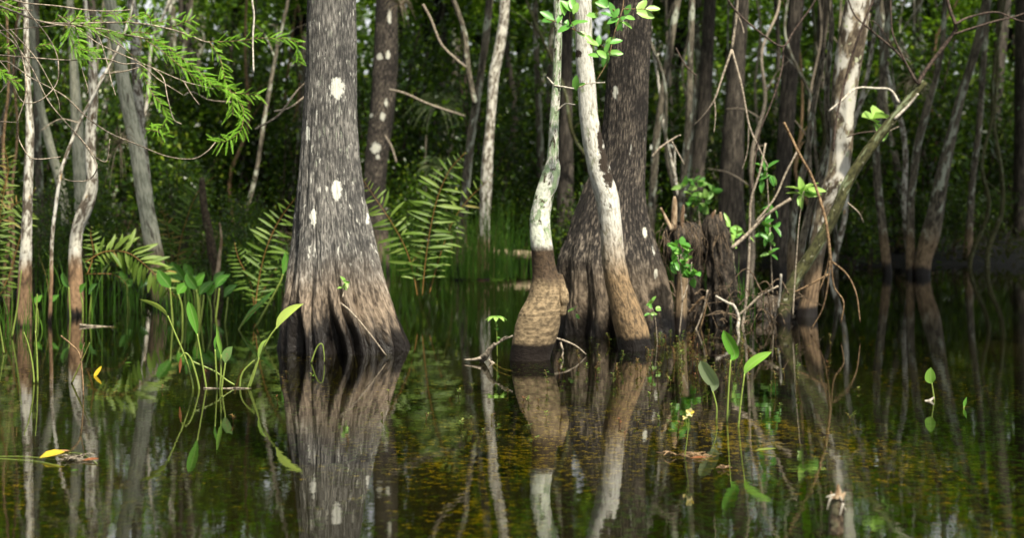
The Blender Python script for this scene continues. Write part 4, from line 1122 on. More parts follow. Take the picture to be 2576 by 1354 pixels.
def debris(label, px, py, n, spread, seed, mt='litter'):
    r = np.random.default_rng(seed)
    mb = MB()
    b = P(px, py, wy(py))
    for i in range(n):
        a, L = r.uniform(-.5, .5) + (PI if r.random() < .5 else 0), r.uniform(.01, spread)
        p = b + np.array([r.normal() * spread * .45, r.normal() * spread * .35, r.uniform(.0, .012)])
        e = p + np.array([math.cos(a) * L, math.sin(a) * L, r.uniform(0, .012)])
        c = catmull(np.array([p, (p + e) * .5 + r.normal(size=3) * L * .12, e]), 3)
        tube(mb, c, r.uniform(.0008, .0028), 5, .3, 40)
        if i % 3 == 0:
            leaves(mb, p, np.array([[math.cos(a), math.sin(a), .25]]), np.array([[0, -.2, 1.0]]), L * .6, L * .25, .5)
    return solo('debris_raft', mb, M[mt], label, 'debris', b)


debris('grey twiggy raft of debris beside the broad yellow leaf', 187, 1158, 34, .075, 1)
debris('fine straw raft at the foot of the yellow flower', 1745, 1151, 26, .085, 2, 'twig_brown')
debris('small straw raft under the trio of lance leaves', 1828, 1182, 9, .035, 3, 'twig_brown')
mb = MB()
for q in ([(-30, 1152), (60, 1152), (138, 1160)], [(-30, 1156), (90, 1164), (150, 1176)], [(110, 1144), (200, 1144), (245, 1170)]):
    tube(mb, np.array([p + [0, 0, .004] for p in catmull(np.array([P(a, b, wy(b)) for a, b in q]), 8)]), .0016, 5, 0, 1, .6)
solo('grass_stalks', mb, M['stalk'], 'loose pale grass stalks floating over to the yellow leaf', 'grass', P(60, 1155, wy(1155)), kind='stuff')

# ------------------------------------------------------------------ branches of the upper left corner
Z1 = 1 / 2.75


def z1(q):
    return [(a * Z1, b * Z1) for a, b in q]


def ext(q):
    (x0, y0), (x1, y1) = q[0], q[1]
    if x0 < 12 or y0 < 6:
        k = 160 / max(math.hypot(x0 - x1, y0 - y1), 1)
        return [(x0 + (x0 - x1) * k, y0 + (y0 - y1) * k)] + q
    return q


def sprays(mb, c, s0, s1, L, n, seed, up=0.0, tint=.5):
    """feather shoots along a twig: each is a thin axis with two rows of flat needles"""
    r = np.random.default_rng(seed)
    s = np.concatenate([[0], np.cumsum(np.linalg.norm(np.diff(c, axis=0), axis=1))])
    s /= s[-1]
    n = int(n * 1.7)
    for i in range(n):
        q = s0 + (s1 - s0) * (i + r.uniform(0, .7)) / n
        p = np.array([np.interp(q, s, c[:, k]) for k in range(3)])
        t = unit(np.array([np.interp(min(q + .03, 1), s, c[:, k]) - np.interp(max(q - .03, 0), s, c[:, k]) for k in range(3)]))
        side = (-1 if i % 2 else 1)
        view = unit(np.array([0, 0, CAMH]) - p)
        lat = unit(np.cross(t, view)) * side
        a = r.uniform(.35, 1.1)
        d = unit(t * math.cos(a) + lat * math.sin(a) + view * r.normal() * .55 + np.array([.25, 0, r.normal() * .08 + up]))
        l = L * r.uniform(.55, 1.25)
        bend = np.array([0, 0, -1.0]) * l * r.uniform(.0, .18)
        ax = catmull(np.array([p, p + d * l * .5 + bend * .2, p + d * l + bend]), 5)
        tube(mb, ax, .0011, 4, 0, 1, .6)
        m = int(max(8, l / .0060))
        k = np.linspace(.08, 1, m)
        sa = np.linspace(0, 1, len(ax))
        pp = np.stack([np.interp(k, sa, ax[:, j]) for j in range(3)], -1)
        td = unit(np.gradient(ax, axis=0)).mean(0)
        nv = unit(view * .8 + r.normal(size=3) * .45 + np.array([0, 0, .5]))
        lt = unit(np.cross(td, nv))
        nl = .0105 * np.sin(np.clip(k * .9 + .12, 0, 1) * PI) ** .45
        for sd in (-1, 1):
            dd = td * .55 + lt * sd + r.normal(size=(m, 3)) * .08
            leaves(mb, pp, dd, np.tile(nv, (m, 1)), np.maximum(nl, .005), .0028, np.clip(r.normal(tint, .16, m) + (.15 if i % 3 == 0 else 0), 0, 1), lo=True, droop=.1)


def cyp_branch(label, Y, stem, w0, w1, twigs, seed):
    root = thing('cypress_branch', label, 'branch', P(stem[0][0], stem[0][1], Y), 'leafy cypress branches')
    mb = MB()
    c = px_path(ext(stem), Y, 8, .25, seed)
    tube(mb, c, np.linspace(w0, w1, len(c)) * .5 * Y / F, 8, .1, 25)
    part('stem', mb, M['twig'], root)
    for i, (q, s0, s1, L, n) in enumerate(twigs):
        c = px_path(q, Y, 8, .25, seed + i)
        mb = MB()
        tube(mb, c, np.linspace(2.2, 1.2, len(c)) * .5 * Y / F, 6, .1, 25)
        tw = part('twig', mb, M['twig_brown'], root)
        mb = MB()
        sprays(mb, c, s0, s1, L, n, seed * 10 + i, tint=.35 + .3 * random.random())
        link('needles', mb.mesh('needles', root.location, smooth=False), M['needles'], tw)
    return root


cyp_branch('long feathery branch reaching right to the massive cypress', 10.2, z1([(0, 40), (130, 90), (300, 150), (480, 160), (720, 155), (900, 155), (1060, 175), (1250, 220), (1400, 280), (1450, 290)]), 6, 3, [
    (z1([(1440, 288), (1580, 285), (1700, 275), (1771, 262), (1850, 262), (1990, 268), (2060, 290)]), 0, 1, .085, 20),
    (z1([(2060, 290), (2062, 350), (2062, 430)]), .1, 1, .08, 6),
    (z1([(1450, 290), (1520, 400), (1560, 560), (1600, 660), (1612, 800)]), .05, 1, .085, 20),
    (z1([(1590, 620), (1640, 690), (1685, 760), (1665, 900), (1580, 970), (1500, 985)]), .05, 1, .085, 22),
    (z1([(1600, 640), (1700, 650), (1800, 660)]), .05, 1, .075, 8),
    (z1([(1050, 172), (1120, 150), (1220, 120)]), .2, 1, .07, 4), (z1([(1170, 195), (1240, 165), (1330, 130)]), .1, 1, .09, 8), (z1([(1040, 172), (1040, 120), (1000, 85)]), .2, 1, .06, 5),
    (z1([(720, 155), (700, 120), (760, 90), (860, 120)]), .1, 1, .07, 8), (z1([(860, 155), (930, 110), (990, 140), (1080, 160)]), .0, 1, .07, 10), (z1([(480, 160), (560, 110), (640, 140), (720, 155)]), .1, 1, .06, 8),
    (z1([(360, 152), (420, 120), (500, 118)]), .1, 1, .05, 6), (z1([(1250, 220), (1290, 250), (1340, 235)]), .1, 1, .05, 4)], 3)
cyp_branch('feathery branch drooping in front of the leaning grey green trunk', 9.9, z1([(480, 160), (620, 190), (740, 205), (860, 235), (990, 260)]), 5, 3, [
    (z1([(990, 260), (1100, 285), (1230, 380), (1390, 500), (1460, 580)]), .05, 1, .085, 24), (z1([(985, 262), (1060, 310), (1150, 375), (1290, 490), (1390, 560), (1480, 590), (1580, 620)]), .05, 1, .085, 26),
    (z1([(740, 205), (800, 250), (860, 270), (880, 300)]), .1, 1, .07, 8), (z1([(900, 240), (930, 220), (1000, 225), (1060, 240)]), .05, 1, .07, 8), (z1([(620, 190), (700, 215), (800, 230), (900, 250)]), .1, 1, .06, 8)], 4)
cyp_branch('hanging feathery twig between pale trunks and the long branch', 10.0, z1([(640, 210), (800, 290), (900, 370), (975, 450)]), 4, 3, [
    (z1([(975, 450), (990, 520), (1050, 640), (1130, 740), (1152, 830), (1090, 910)]), .0, 1, .075, 22), (z1([(900, 370), (960, 400), (1010, 400)]), .1, 1, .06, 5), (z1([(1090, 910), (1040, 900), (1010, 905)]), .0, 1, .06, 5), (z1([(1090, 905), (1120, 930), (1150, 930)]), .0, 1, .05, 3)], 5)
cyp_branch('bushy feathery spray over the pale trunks', 9.8, z1([(300, 150), (400, 170), (500, 175)]), 4, 3, [
    (z1([(500, 175), (480, 230), (510, 310), (550, 400)]), .0, 1, .085, 18), (z1([(520, 180), (540, 250), (560, 330), (640, 370)]), .0, 1, .08, 14), (z1([(560, 180), (600, 170), (650, 190)]), 0, 1, .07, 7), (z1([(550, 340), (620, 350), (690, 375)]), 0, 1, .06, 8),
    (z1([(480, 165), (520, 130), (550, 95)]), 0, 1, .05, 5)], 6)
cyp_branch('short feathery tip entering at the left border', 9.4, z1([(-60, 440), (-20, 470), (10, 480)]), 3, 2, [(z1([(0, 478), (50, 530), (130, 575)]), 0, 1, .05, 8), (z1([(-30, 470), (20, 510), (40, 550)]), 0, 1, .05, 6)], 7)
cyp_branch('soft feathery branch along the top of the left corner', 11.5, z1([(0, 0), (60, 30), (140, 60), (230, 70)]), 4, 2, [(z1([(0, 20), (60, 40), (120, 70)]), 0, 1, .07, 8), (z1([(0, 60), (40, 80), (110, 95)]), 0, 1, .06, 6), (z1([(240, 330), (300, 310), (370, 300)]), 0, 1, .06, 7), (z1([(0, 330), (40, 320), (90, 340)]), 0, 1, .06, 5)], 8)

for i, (q, w0, w1, lab) in enumerate([
        ([(100, 0), (180, 20), (400, 40), (620, 70), (800, 75), (900, 65)], 5, 3, 'uppermost bare twig sagging along the top of the left corner'),
        ([(0, 165), (100, 270), (160, 420), (180, 560), (175, 680), (120, 850), (130, 960), (200, 1080), (280, 1100), (420, 1085)], 5, 2.5, 'bare twig snaking down the slim tree and hooking right at its end'),
        ([(0, 380), (250, 400), (480, 415), (720, 405), (850, 440), (970, 445), (1100, 550), (1265, 655)], 4.5, 2.5, 'long level bare twig that dips to a blunt tip'),
        ([(150, 10), (220, 110), (330, 250), (390, 370), (405, 470), (390, 580), (300, 680), (200, 715), (130, 670), (60, 500), (0, 420)], 4, 3, 'bare twig curling in a wide loop around the slim tree'),
        ([(0, 220), (100, 300), (220, 470), (330, 690), (450, 840), (560, 960), (640, 1060), (680, 1100), (740, 1110), (760, 960)], 5, 2.2, 'bare twig falling steeply and turning up like a hook'),
        ([(0, 420), (60, 430), (220, 540), (440, 660), (600, 810), (760, 920), (950, 1000), (1150, 1080), (1330, 1100), (1430, 1050), (1490, 985)], 5, 3, 'longest bare twig sweeping down and up toward the massive cypress'),
        ([(540, 940), (600, 1020), (640, 1080), (672, 1160), (620, 1240), (520, 1255), (430, 1235)], 4, 3, 'bare twig end bent back to the left near the crooked tree'),
        ([(400, 100), (560, 215), (700, 310), (900, 400), (1060, 470), (1270, 560), (1380, 590), (1480, 615)], 4, 2.5, 'straight slanting bare twig under the feathery branches'),
        ([(1270, 560), (1330, 660), (1380, 725)], 3.5, 2.5, 'short bare twig forking off the straight slanting twig'),
        ([(1060, 470), (1130, 540), (1160, 680), (1200, 820), (1255, 858)], 3.5, 3, 'bare twig drooping in an S beside the hanging feathery twig'),
        ([(640, 210), (690, 270), (740, 430), (770, 560), (800, 660)], 3.5, 2.5, 'thin drooping twig over the leaning grey green trunk'),
        ([(70, 200), (240, 390), (340, 560), (400, 680), (415, 775)], 3.5, 2.5, 'thin twig crossing the looped twig near the smooth trunk'),
        ([(545, 415), (580, 520), (610, 620), (600, 650)], 3, 2.5, 'thin twig hanging from the level twig by the crooked tree'),
        ([(0, 210), (200, 190), (420, 170), (560, 120)], 3.5, 2.5, 'faint twig rising under the long feathery branch'),
        ([(720, 510), (850, 495), (960, 465)], 3, 3.5, 'short level twig touching the leaning grey green trunk'),
        ([(0, 840), (80, 845), (130, 845)], 3, 2.5, 'short level twig at the left border'),
        ([(0, 640), (60, 560), (110, 470), (130, 380)], 3, 2, 'faint twig rising steeply at the left border'),
        ([(1270, 660), (1330, 635), (1450, 690), (1600, 705)], 3.5, 3, 'blurred pale twig left of the massive cypress')]):
    mb = MB()
    px_tube(mb, ext(z1(q)), 9.6 + .13 * (i % 9) + (4 if i == 17 else 0), w0 * .88, w1 * .9, n=7, seg=7, seed=200 + i, wob=.5, rough=.2, rk=30)
    solo('bare_twig', mb, M['twig'], lab, 'twig', P(q[0][0] * Z1, q[0][1] * Z1, 10.0), 'bare twigs across the upper left corner')
mb = MB()
px_tube(mb, [(632, -50), (635, 5), (639, 40), (636, 100), (638, 182)], 9.3, 6, 4.5, n=8, seg=10, seed=230, wob=.05, rough=.25, rk=25)
solo('hanging_stick', mb, M['twig_pale'], 'pale peeling stick hanging straight down from the top', 'stick', P(635, 0, 9.3))
# blurred twigs beside the big trunk
for i, (q, lab) in enumerate([([(642, 325), (700, 290), (742, 235), (772, 205)], 'thick blurred twig rising to the left flank of the massive cypress'), ([(690, 280), (730, 270), (770, 240)], 'thin blurred twig parallel to the thick one at the cypress flank'),
                              ([(980, 225), (1020, 235), (1080, 262), (1170, 292)], 'grey arching twig over the far palm leaf'), ([(1064, 10), (1085, 50), (1110, 110), (1150, 150), (1172, 168)], 'bent grey twig joining the forked trunk'),
                              ([(968, 340), (985, 370), (998, 410)], 'short hanging grey twig by the spotted cypress')]):
    mb = MB()
    px_tube(mb, q, (13.5 if i < 2 else 21.5), 6, 5, seg=7, seed=240 + i, wob=.3)
    solo('bare_twig', mb, M['twig'], lab, 'twig', P(q[0][0], q[0][1], 13.5 if i < 2 else 21.5))

# ------------------------------------------------------------------ round-leaved spray at the top centre
Yl = 11.0
Q = lambda a, b: (1287.9 + a / 2.75, b / 2.75)
spray = thing('leafy_spray', 'sprig of rounded green leaves hanging before the white stems at the top', 'sprig', P(1440, 0, Yl))
twl = [[(415, -90), (405, 60), (400, 130), (440, 205)], [(240, 130), (320, 155), (400, 190), (540, 260), (640, 330), (690, 380)], [(775, -90), (765, 60), (715, 205), (660, 420), (580, 565)], [(765, 60), (840, 60), (930, 60)], [(700, 60), (730, 110), (760, 150)], [(430, 590), (470, 600), (520, 575)]]
for i, q in enumerate(twl):
    mb = MB()
    px_tube(mb, [Q(*p) for p in q], Yl, 3.2, 2, n=6, seg=6, seed=260 + i, wob=.12)
    part('twig', mb, M['twig_brown'], spray)
LV = [(245, 105, 150), (250, 140, 175), (330, 125, 60), (375, 165, 80), (360, 200, 190), (440, 155, 20), (490, 150, 10), (560, 105, 15), (355, 55, 100), (440, 55, 60), (490, 240, -15), (560, 295, 160), (600, 280, 80), (660, 330, 80), (680, 280, 30), (720, 285, 10),
      (560, 380, 170), (620, 370, 130), (670, 375, 40), (715, 365, 5), (645, 410, 250), (625, 30, 150), (690, 60, 120), (720, 90, 70), (800, 65, 60), (900, 40, 50), (975, 60, 5), (925, 100, -20), (820, 120, -5), (700, 140, 200), (760, 130, 40), (800, 170, -10), (740, 165, 240),
      (445, 570, 100), (480, 588, 20), (420, 25, 100), (655, 100, 170), (385, 40, 130), (630, 5, 120), (750, 180, -60), (400, 15, 40), (535, 270, -30)]
for i, (a, b, deg) in enumerate(LV):
    an = math.radians(deg + random.uniform(-15, 15))
    L = random.uniform(.078, .115) * (1.15 if a > 860 else 1)
    d = np.array([math.cos(an), random.uniform(-.5, .35), math.sin(an)])
    px, py = Q(a, b)
    p = P(px, py, Yl + random.uniform(-.08, .08)) - d * L * .5
    mb = MB()
    leaves(mb, p, d[None], np.array([[random.uniform(-.4, .4), -.8, random.uniform(.3, 1.0)]]), L, L * .52, (.95 if a > 860 else random.uniform(.25, .85)), fold=.18, droop=random.uniform(0, .25))  # backlight on the rightmost leaves is put into their paler tint
    part('leaf', mb, M['roundleaf'], spray)

# ------------------------------------------------------------------ water weeds
r = np.random.default_rng(77)
N = 52000
Yw = 1 / r.uniform(1 / 13.5, 1 / 5.0, N)
Xw = r.uniform(-.36, .36, N) * Yw
den = fbm(Xw * 1.1 + 20, Yw * .55 + 5, 0.3, 4)
den2 = fbm(Xw * 3.3 + 4, Yw * 1.7 + 9, 0.8, 3)
keep = (den * .6 + den2 * .4 + np.where(Xw > 1.0, .06, 0) - np.where(Yw > 10.5, .06, 0)) > r.uniform(.32, .66, N)
Xw, Yw, den = Xw[keep], Yw[keep], den[keep]
n = len(Xw)
dep = -np.abs(r.normal(0, .010, n)) - .003
size = r.uniform(.010, .023, n) * np.where((Xw > .9) & (Yw < 8.5), 1.35, 1.0)
hue = np.clip(fbm(Xw * .8 + 3, Yw * .5, .1, 3) * 1.5 - .34 + r.normal(0, .2, n) + np.where((Xw > .7) & (Yw < 8.5), .20, 0) + np.where(Xw < -.3, .06, 0), 0, 1)
mb = MB()
for k in range(6):
    a = r.uniform(0, 2 * PI, n) * .2 + k * PI / 3 + r.uniform(0, .4, n)
    d = np.stack([np.cos(a), np.sin(a), r.uniform(-.06, .14, n)], -1)
    p = np.stack([Xw, Yw, dep], -1)
    top = np.minimum(p[:, 2] + d[:, 2] * size, -.002)
    d[:, 2] = (top - p[:, 2]) / size
    leaves(mb, p, d, np.tile([0, -.1, 1.0], (n, 1)), size * r.uniform(.7, 1.2, n), size * .30, hue, lo=True, droop=.05)
w = link('submerged_weed', mb.mesh('submerged_weed', smooth=False), M['weed'])
tag(w, 'gold and green star leaved weed spread just under the water', 'water weed', kind='stuff')
# emergent shoots round the tree feet
mb = MB()
for i in range(165):
    px = r.normal(1700, 150) if i < 120 else r.uniform(400, 2200)
    py = r.uniform(850, 985) if i < 120 else r.uniform(930, 1120)
    Yq = wy(py)
    b = P(px, py, Yq)
    h = r.uniform(.03, .13 if i < 120 else .05)
    e = b + [r.normal() * .015, r.normal() * .015, h]
    tt = float(np.clip(r.normal(.4, .25), 0, 1))
    tube(mb, np.array([b - [0, 0, .05], (b + e) / 2, e]), .0018, 5, 0, 1, tt * .4)
    m = int(h / .012) * 3 + 3
    q = r.uniform(.25, 1, m)[:, None]
    a = r.uniform(0, 2 * PI, m)
    leaves(mb, b + (e - b) * q, np.stack([np.cos(a), np.sin(a), r.uniform(.1, .8, m)], -1), np.tile([0, 0, 1.0], (m, 1)), r.uniform(.012, .026, m), .009, np.clip(r.normal(tt, .15, m), 0, 1), lo=True)
w = link('emergent_weed', mb.mesh('emergent_weed'), M['weedlet'])
tag(w, 'low red and green weed shoots rising from water round the tree feet', 'water weed', kind='stuff')

q = np.random.default_rng(31)
mb = MB()
for i in range(95):
    px = q.uniform(1640, 1990)
    py = q.uniform(735, 845)
    Y = q.uniform(13.9, 15.2)
    a = q.uniform(-1, 1)
    l = q.uniform(30, 120)
    pts = [(px, py), (px + a * l * .4, py - abs(q.normal()) * l * .35), (px + a * l, py - q.uniform(-.5, .5) * l * .6)]
    px_tube(mb, pts, Y, q.uniform(2.5, 5.5), 1.5, n=5, seg=5, seed=i, wob=.6, rough=.2, tint=.5)
o = link('dead_brush', mb.mesh('dead_brush'), M['frond_dead'])
tag(o, 'tangle of dead twigs and roots at the waterline by the rotten stump', 'dead brush', kind='stuff')
mb, _, _ = trunk([(742, 1880, 1960), (760, 1868, 1990), (790, 1862, 2020), (840, 1850, 2040)], 15.6, ztop=-1, seg=70, dz=.012, rough=.45, rk=(4, 9), seed=77)
solo('root_mound', mb, M['rot'], 'dark hump of roots under the leaning patched tree', 'root mound', P(1940, 820, 15.6))
SPM = []
for k in range(6):
    q = np.random.default_rng(k + 300)
    c = [np.array([0, 0, -.4])]
    lean = q.normal(size=2) * .10
    for j in range(1, 9):
        c.append(np.array([lean[0] * j + q.normal() * .11, lean[1] * j + q.normal() * .11, j * .85 - .4]))
    c = catmull(np.array(c), 6)
    mb = MB()
    tube(mb, c, np.linspace(.042, .014, len(c)), 10, .25, 3.0)
    for b in range(5):
        i0 = q.integers(14, len(c) - 6)
        e = np.array([q.normal() * .5, q.normal() * .3, q.uniform(.1, .6)])
        tube(mb, catmull(np.array([c[i0], c[i0] + e * .5 + [0, 0, .08], c[i0] + e]), 5), np.linspace(.013, .004, 11), 6, .2, 6)
    me = mb.mesh('stem')
    me.materials.append(M[('grey_trunk', 'pale_lichen', 'grey_trunk', 'twig_brown', 'twig', 'moss')[k]])
    SPM.append(me)
q = random.Random(77)
for i in range(36):
    px = q.choice([q.uniform(-60, 740), q.uniform(1440, 2620), q.uniform(1440, 2620)])
    Y = q.uniform(21.5, 29.0)
    x = (px - CX) * Y / F
    if x > 4:
        Y += (x - 4) * .4
    o = link('thin_sapling', SPM[i % 6], None, None, (x, Y, min(0.0, float(ground_h(np.array([x]), np.array([Y]))[0]))))
    o.rotation_euler = (q.uniform(-.06, .06), q.uniform(-.16, .16), q.uniform(0, 6))
    sc = q.uniform(.65, 1.15)
    o.scale = (sc, sc, q.uniform(.8, 1.2))
    tag(o, 'thin crooked understory sapling at the edge of the shaded wood', 'sapling', 'thin saplings of the wood edge')

# ------------------------------------------------------------------ air plants and the far palm
for i, (px, py, Y, lab) in enumerate([(300, 360, 16.0, 'brown air plant clinging to the leaning grey green trunk'), (2300, 210, 20, 'spiky air plant high on a far trunk at the right'), (2110, 430, 18, 'small brown air plant on the dim trunk behind the patched tree'), (1005, 10, 21, 'dry air plant tuft at the top above the spotted cypress')]):
    mb = MB()
    b = P(px, py, Y)
    q = np.random.default_rng(i + 9)
    for k in range(34):
        d = unit(q.normal(size=3) + np.array([0, -.2, .25]))
        l = q.uniform(.12, .34)
        blade(mb, [b, b + d * l * .55 + [0, 0, .02], b + d * l + [0, 0, -.10 * l / .2]], [.012, .008, .001], tint=float(q.random()), roll=.4, n=4)
    solo('air_plant', mb, M['tilland'], lab, 'air plant', b, 'air plants')
pm = thing('palm_shrub', 'far dim palm leaf fanning downward beside the forked trunk', 'palm', P(1090, 640, 25.0))
for i, q in enumerate(([(1080, 640), (1070, 420), (1078, 300), (1102, 262)], [(1090, 640), (1100, 480), (1112, 420)])):
    mb = MB()
    px_tube(mb, q, 25.0, 6, 4, seg=6, seed=300 + i)
    part('stalk', mb, M['twig'], pm)
    mb = MB()
    h = P(q[-1][0], q[-1][1], 25.0)
    for k in range(24):
        a = math.radians(-160 + 320 * k / 23)
        d = np.array([math.sin(a), -.25 + random.uniform(-.1, .1), math.cos(a) * .6 - .1])
        l = random.uniform(.42, .56)
        blade(mb, [h, h + d * l * .6 + [0, 0, .03], h + d * l + [0, 0, -.16]], [.02, .03, .003], roll=random.uniform(-.5, .5), tint=random.random(), n=4)
    part('fan', mb, M['palm'], pm)

# ------------------------------------------------------------------ the wood behind: shrubs, slender trees, far mass
def shrub_mesh(seed, n=1500, hgt=3.2, rad=1.0, leaf=.13):
    r = np.random.default_rng(seed)
    sm, lm = MB(), MB()
    tips = []
    for i in range(7):
        a = r.uniform(0, 2 * PI)
        e = np.array([math.cos(a) * rad * r.uniform(.2, .9), math.sin(a) * rad * r.uniform(.2, .9), hgt * r.uniform(.55, 1)])
        c = catmull(np.array([[0, 0, -.4], e * [.25, .25, .4], e * [.7, .7, .8], e]), 5)
        tube(sm, c, np.linspace(.022, .006, len(c)), 6, .1, 4)
        tips += [c[k] + r.normal(size=3) * .22 * rad for k in range(5, len(c)) for _ in range(2)]
    tips = np.array(tips)
    w = r.integers(0, len(tips), n)
    p = tips[w] + r.normal(size=(n, 3)) * .20 * rad
    p[:, 2] = np.abs(p[:, 2] - .1) + .1
    d = unit(r.normal(size=(n, 3)) + [0, 0, -.25])
    leaves(lm, p, d, unit(r.normal(size=(n, 3)) * .6 + [0, -.2, 1]), leaf * r.uniform(.6, 1.3, n), leaf * .5 * r.uniform(.7, 1.2, n), np.clip(r.normal(.32, .15, n) + np.where(r.random(n) < .20, .45, 0), 0, 1), lo=True, droop=.2)
    a, b = sm.mesh('stems'), lm.mesh('foliage', smooth=False)
    a.materials.append(M['twig_dark'])
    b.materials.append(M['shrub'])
    return a, b


SH = [shrub_mesh(s, leaf=l, n=k) for s, l, k in ((1, .13, 1500), (2, .10, 2200), (3, .16, 1100), (4, .12, 1700), (5, .09, 2400))]


def shrub(x, y, s, k, label, group):
    z = float(ground_h(np.array([x]), np.array([y]))[0])
    root = thing('understory_shrub', label, 'shrub', (x, y, z), group, random.uniform(0, 6))
    root.scale = (s, s, s * random.uniform(.85, 1.2))
    link('stems', SH[k][0], None, root)
    link('foliage', SH[k][1], None, root)


rr = random.Random(5)
for i in range(60):
    px = rr.choice([rr.uniform(-60, 760), rr.uniform(900, 1420), rr.uniform(1600, 2640)])
    y = rr.uniform(17.2, 22.0) if px < 760 else rr.uniform(23.5, 26.5)
    x = (px - CX) * y / F
    if x > 4:
        y += (x - 4) * .55
    shrub(x, y, rr.uniform(.28, .52), i % 5, 'low bright bush crowding the foot of the far bank', 'low bushes of the far bank')
for i in range(135):
    y = 25.5 + 22 * rr.random() ** 1.1
    x = rr.uniform(-.38, .38) * y
    if x > 4 and y < 25.6 + (x - 4) * .55:
        y += 4
    shrub(x, y, rr.uniform(.75, 1.35), i % 5, 'leafy dark green shrub in the shaded thicket behind the pool', 'shrubs of the shaded thicket')

# slender background trees
TM = []
for s in range(7):
    q = np.random.default_rng(s + 60)
    c = [np.array([0, 0, -.5])]
    lean = q.normal(size=2) * .05
    for k in range(1, 8):
        c.append(np.array([lean[0] * k + q.normal() * .10, lean[1] * k + q.normal() * .10, k * 1.5 - .5]))
    c = catmull(np.array(c), 8)
    mb = MB()
    rad = np.linspace(.115, .05, len(c)) * (1 + .5 * np.exp(-np.linspace(0, 10, len(c)) * 1.6))
    tube(mb, c, rad, 14, .12, 2.0)
    me = mb.mesh('trunk')
    me.materials.append(M[('dark_trunk', 'grey_trunk', 'dark_trunk', 'grey_trunk', 'dark_trunk', 'grey_trunk', 'dark_trunk')[s]])
    TM.append((me, c[-1]))
for i in range(92):
    y = 27.0 + 26 * rr.random()
    x = rr.uniform(-.44, .44) * y
    z = float(ground_h(np.array([x]), np.array([y]))[0])
    me, top = TM[i % 7]
    root = thing('slender_tree', 'dark slender tree far back in the shaded wood', 'tree', (x, y, z), 'dark slender trees of the far wood', rr.uniform(0, 6))
    s = rr.uniform(.4, 1.05)
    tk = link('trunk', me, None, root)
    tk.scale = (s, s, rr.uniform(.75, 1.0))
    cm, lm = CROWNS[i % 4]
    cr = link('crown', cm, None, root, (top[0] * s, top[1] * s, top[2] * tk.scale[2] - .3))
    k = rr.uniform(.6, 1.0) if i % 3 else rr.uniform(1.2, 1.6)
    cr.scale = (k, k, k * .85)
    link('limb', lm, None, cr)
for i in range(24):
    y = 28.5 + 9 * rr.random()
    x = rr.uniform(-.42, .42) * y
    z = float(ground_h(np.array([x]), np.array([y]))[0])
    me, top = TM[(i * 2) % 7]
    root = thing('slender_tree', 'dark slender tree far back in the shaded wood', 'tree', (x, y, z), 'dark slender trees of the far wood', rr.uniform(0, 6))
    s = rr.uniform(.4, .7)
    tk = link('trunk', me, None, root)
    tk.scale = (s, s, rr.uniform(.47, .56))
    cm, lm = CROWNS[i % 4]
    cr = link('crown', cm, None, root, (top[0] * s, top[1] * s, top[2] * tk.scale[2] - .2))
    k = rr.uniform(1.2, 1.6)
    cr.scale = (k, k, k * .7)
    link('limb', lm, None, cr)
# near canopy trees added outside the frame to keep the wood in shade
for i in range(34):
    y = 15.5 + 12 * rr.random()
    sgn = -1 if i % 2 else 1
    x = rr.uniform(-.40, .40) * y if i < 18 else sgn * rr.uniform(.36, .62) * y
    if i < 18:
        continue
    z = -.1
    me, top = TM[i % 7]
    root = thing('slender_tree', 'unseen slender tree added beside the pool for shade', 'tree', (x, y, z), 'unseen shade trees added round the pool', rr.uniform(0, 6))
    tk = link('trunk', me, None, root)
    cm, lm = CROWNS[i % 4]
    cr = link('crown', cm, None, root, (top[0], top[1], top[2] - 1.5))
    k = rr.uniform(2.0, 2.8)
    cr.scale = (k, k, k * .8)
    link('limb', lm, None, cr)

# unseen tall trees added round and behind the camera to cut sky light
for i, (x, y) in enumerate([(-5.5, 5), (-7.5, 9), (-3.5, .5), (-6, -3), (-1.5, -6), (3.8, -7.5), (8.5, -5), (10, 1), (8.8, 6.5), (9.5, 11), (-9, 13), (-10.5, 3), (6.5, -11), (-4.5, -10), (1.2, -12), (13, -3), (-8.5, -7.5), (-3.0, 6.8)]):
    me, top = TM[i % 7]
    root = thing('slender_tree', 'unseen slender tree added beside the pool for shade', 'tree', (x, y, -.1), 'unseen shade trees added round the pool', rr.uniform(0, 6))
    tk = link('trunk', me, None, root)
    tk.scale = (1.4, 1.4, 1.0)
    cm, lm = CROWNS[i % 4]
    cr = link('crown', cm, None, root, (top[0] * 1.4, top[1] * 1.4, top[2] - 1.0))
    k = rr.uniform(2.8, 3.4)
    cr.scale = (k, k, k * .6)
    link('limb', lm, None, cr)

# far wood: one countless leafy mass with gaps to the sky
r = np.random.default_rng(9)
N = 85000
x = r.uniform(-34, 34, N)
y = r.uniform(47, 62, N)
z = r.random(N) ** 1.4 * 12.5
dn = fbm(x * .35, y * .3, z * .45, 4)
k = dn > r.uniform(.30, .55, N) - np.interp(z, [6.2, 7.5, 9.5], [.34, .0, -.22])
x, y, z = x[k], y[k], z[k]
n = len(x)
mb = MB()
leaves(mb, np.stack([x, y, z], -1), r.normal(size=(n, 3)) + [0, 0, -.3], unit(r.normal(size=(n, 3)) + [0, -.5, .5]), r.uniform(.22, .5, n), r.uniform(.14, .3, n), np.clip(r.normal(.22, .1, n) + 1.5 * np.clip(fbm(x * .5 + 9, y * .4, z * .6, 3) - .5, 0, 1) + np.where(r.random(n) < .1, .4, 0), 0, 1), lo=True)
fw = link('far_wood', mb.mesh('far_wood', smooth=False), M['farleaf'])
tag(fw, 'dim leafy mass of the far wood with specks of sky', 'wood', kind='stuff')
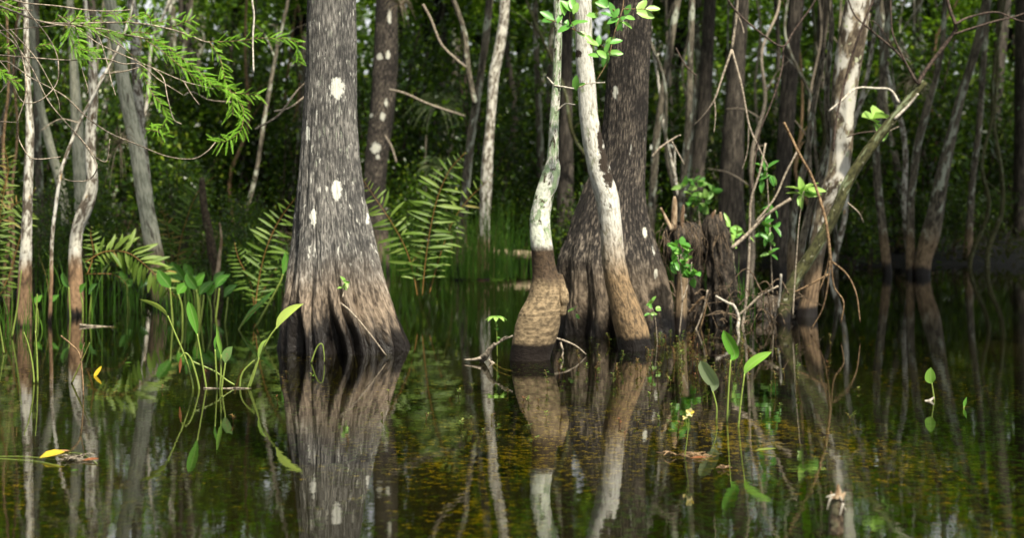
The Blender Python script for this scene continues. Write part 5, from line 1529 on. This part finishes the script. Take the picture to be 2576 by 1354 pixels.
# ground litter and low cover on the bank
N = 60000
y = 18.5 + 26 * r.random(N) ** 1.7
x = r.uniform(-.42, .42, N) * y
z = ground_h(x, y)
k = (z > -.02) & (fbm(x * .6, y * .6, .2, 3) > r.uniform(.2, .55, N))
x, y, z = x[k], y[k], z[k]
n = len(x)
mb = MB()
leaves(mb, np.stack([x, y, z + r.uniform(0, .25, n)], -1), r.normal(size=(n, 3)) + [0, 0, .5], unit(r.normal(size=(n, 3)) + [0, 0, 1.0]), r.uniform(.06, .2, n), r.uniform(.02, .06, n), np.clip(r.normal(.3, .2, n), 0, 1), lo=True)
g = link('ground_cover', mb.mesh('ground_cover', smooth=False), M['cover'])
tag(g, 'low tangled leaves covering the shaded bank', 'ground cover', kind='stuff')

# ------------------------------------------------------------------ light and camera
EL, AZ = math.radians(57), math.radians(30)        # sun high, behind the camera and to its right
sd = np.array([math.sin(AZ) * math.cos(EL), -math.cos(AZ) * math.cos(EL), math.sin(EL)])
sun = bpy.data.lights.new('sun', 'SUN')
sun.energy = 4.0
sun.angle = math.radians(2.5)
sun.color = (1.0, 0.92, 0.75)
so = bpy.data.objects.new('sun', sun)
COL.objects.link(so)
so.rotation_euler = Vector(-sd).to_track_quat('-Z', 'Y').to_euler()
so.location = (6, -8, 20)
W = bpy.data.worlds.new('World')
S.world = W
W.use_nodes = True
wt = W.node_tree
bg = wt.nodes['Background']
sk = wt.nodes.new('ShaderNodeTexSky')
sk.sky_type = 'NISHITA'
sk.sun_disc = False
sk.sun_elevation = EL
sk.sun_rotation = math.radians(180) - AZ
sk.dust_density = 3.0
hs = wt.nodes.new('ShaderNodeHueSaturation')
hs.inputs['Saturation'].default_value = 0.12
wt.links.new(sk.outputs[0], hs.inputs['Color'])
wt.links.new(hs.outputs[0], bg.inputs[0])
bg.inputs[1].default_value = 0.10

cam = bpy.data.cameras.new('camera')
co = bpy.data.objects.new('camera', cam)
COL.objects.link(co)
co.location = (0, 0, CAMH)
co.rotation_euler = (math.radians(90), 0, 0)
cam.sensor_width = 36.0
cam.lens = 36.0 * F / 2576.0
cam.shift_y = -(677.0 - HY) / 2576.0
cam.clip_end = 600
cam.dof.use_dof = True
cam.dof.focus_distance = 9.2
cam.dof.aperture_fstop = 2.3
S.camera = co
S.view_settings.view_transform = 'Standard'
S.view_settings.look = 'None'
S.view_settings.exposure = 1.25
S.view_settings.gamma = 1.0
S.view_settings.use_curve_mapping = False
S.render.engine = 'CYCLES'
cy = S.cycles
cy.use_denoising = True
cy.max_bounces = 7
cy.diffuse_bounces = 3
cy.glossy_bounces = 3
cy.transmission_bounces = 3
cy.transparent_max_bounces = 10
cy.caustics_reflective = False
cy.caustics_refractive = False
cy.sample_clamp_indirect = 6.0
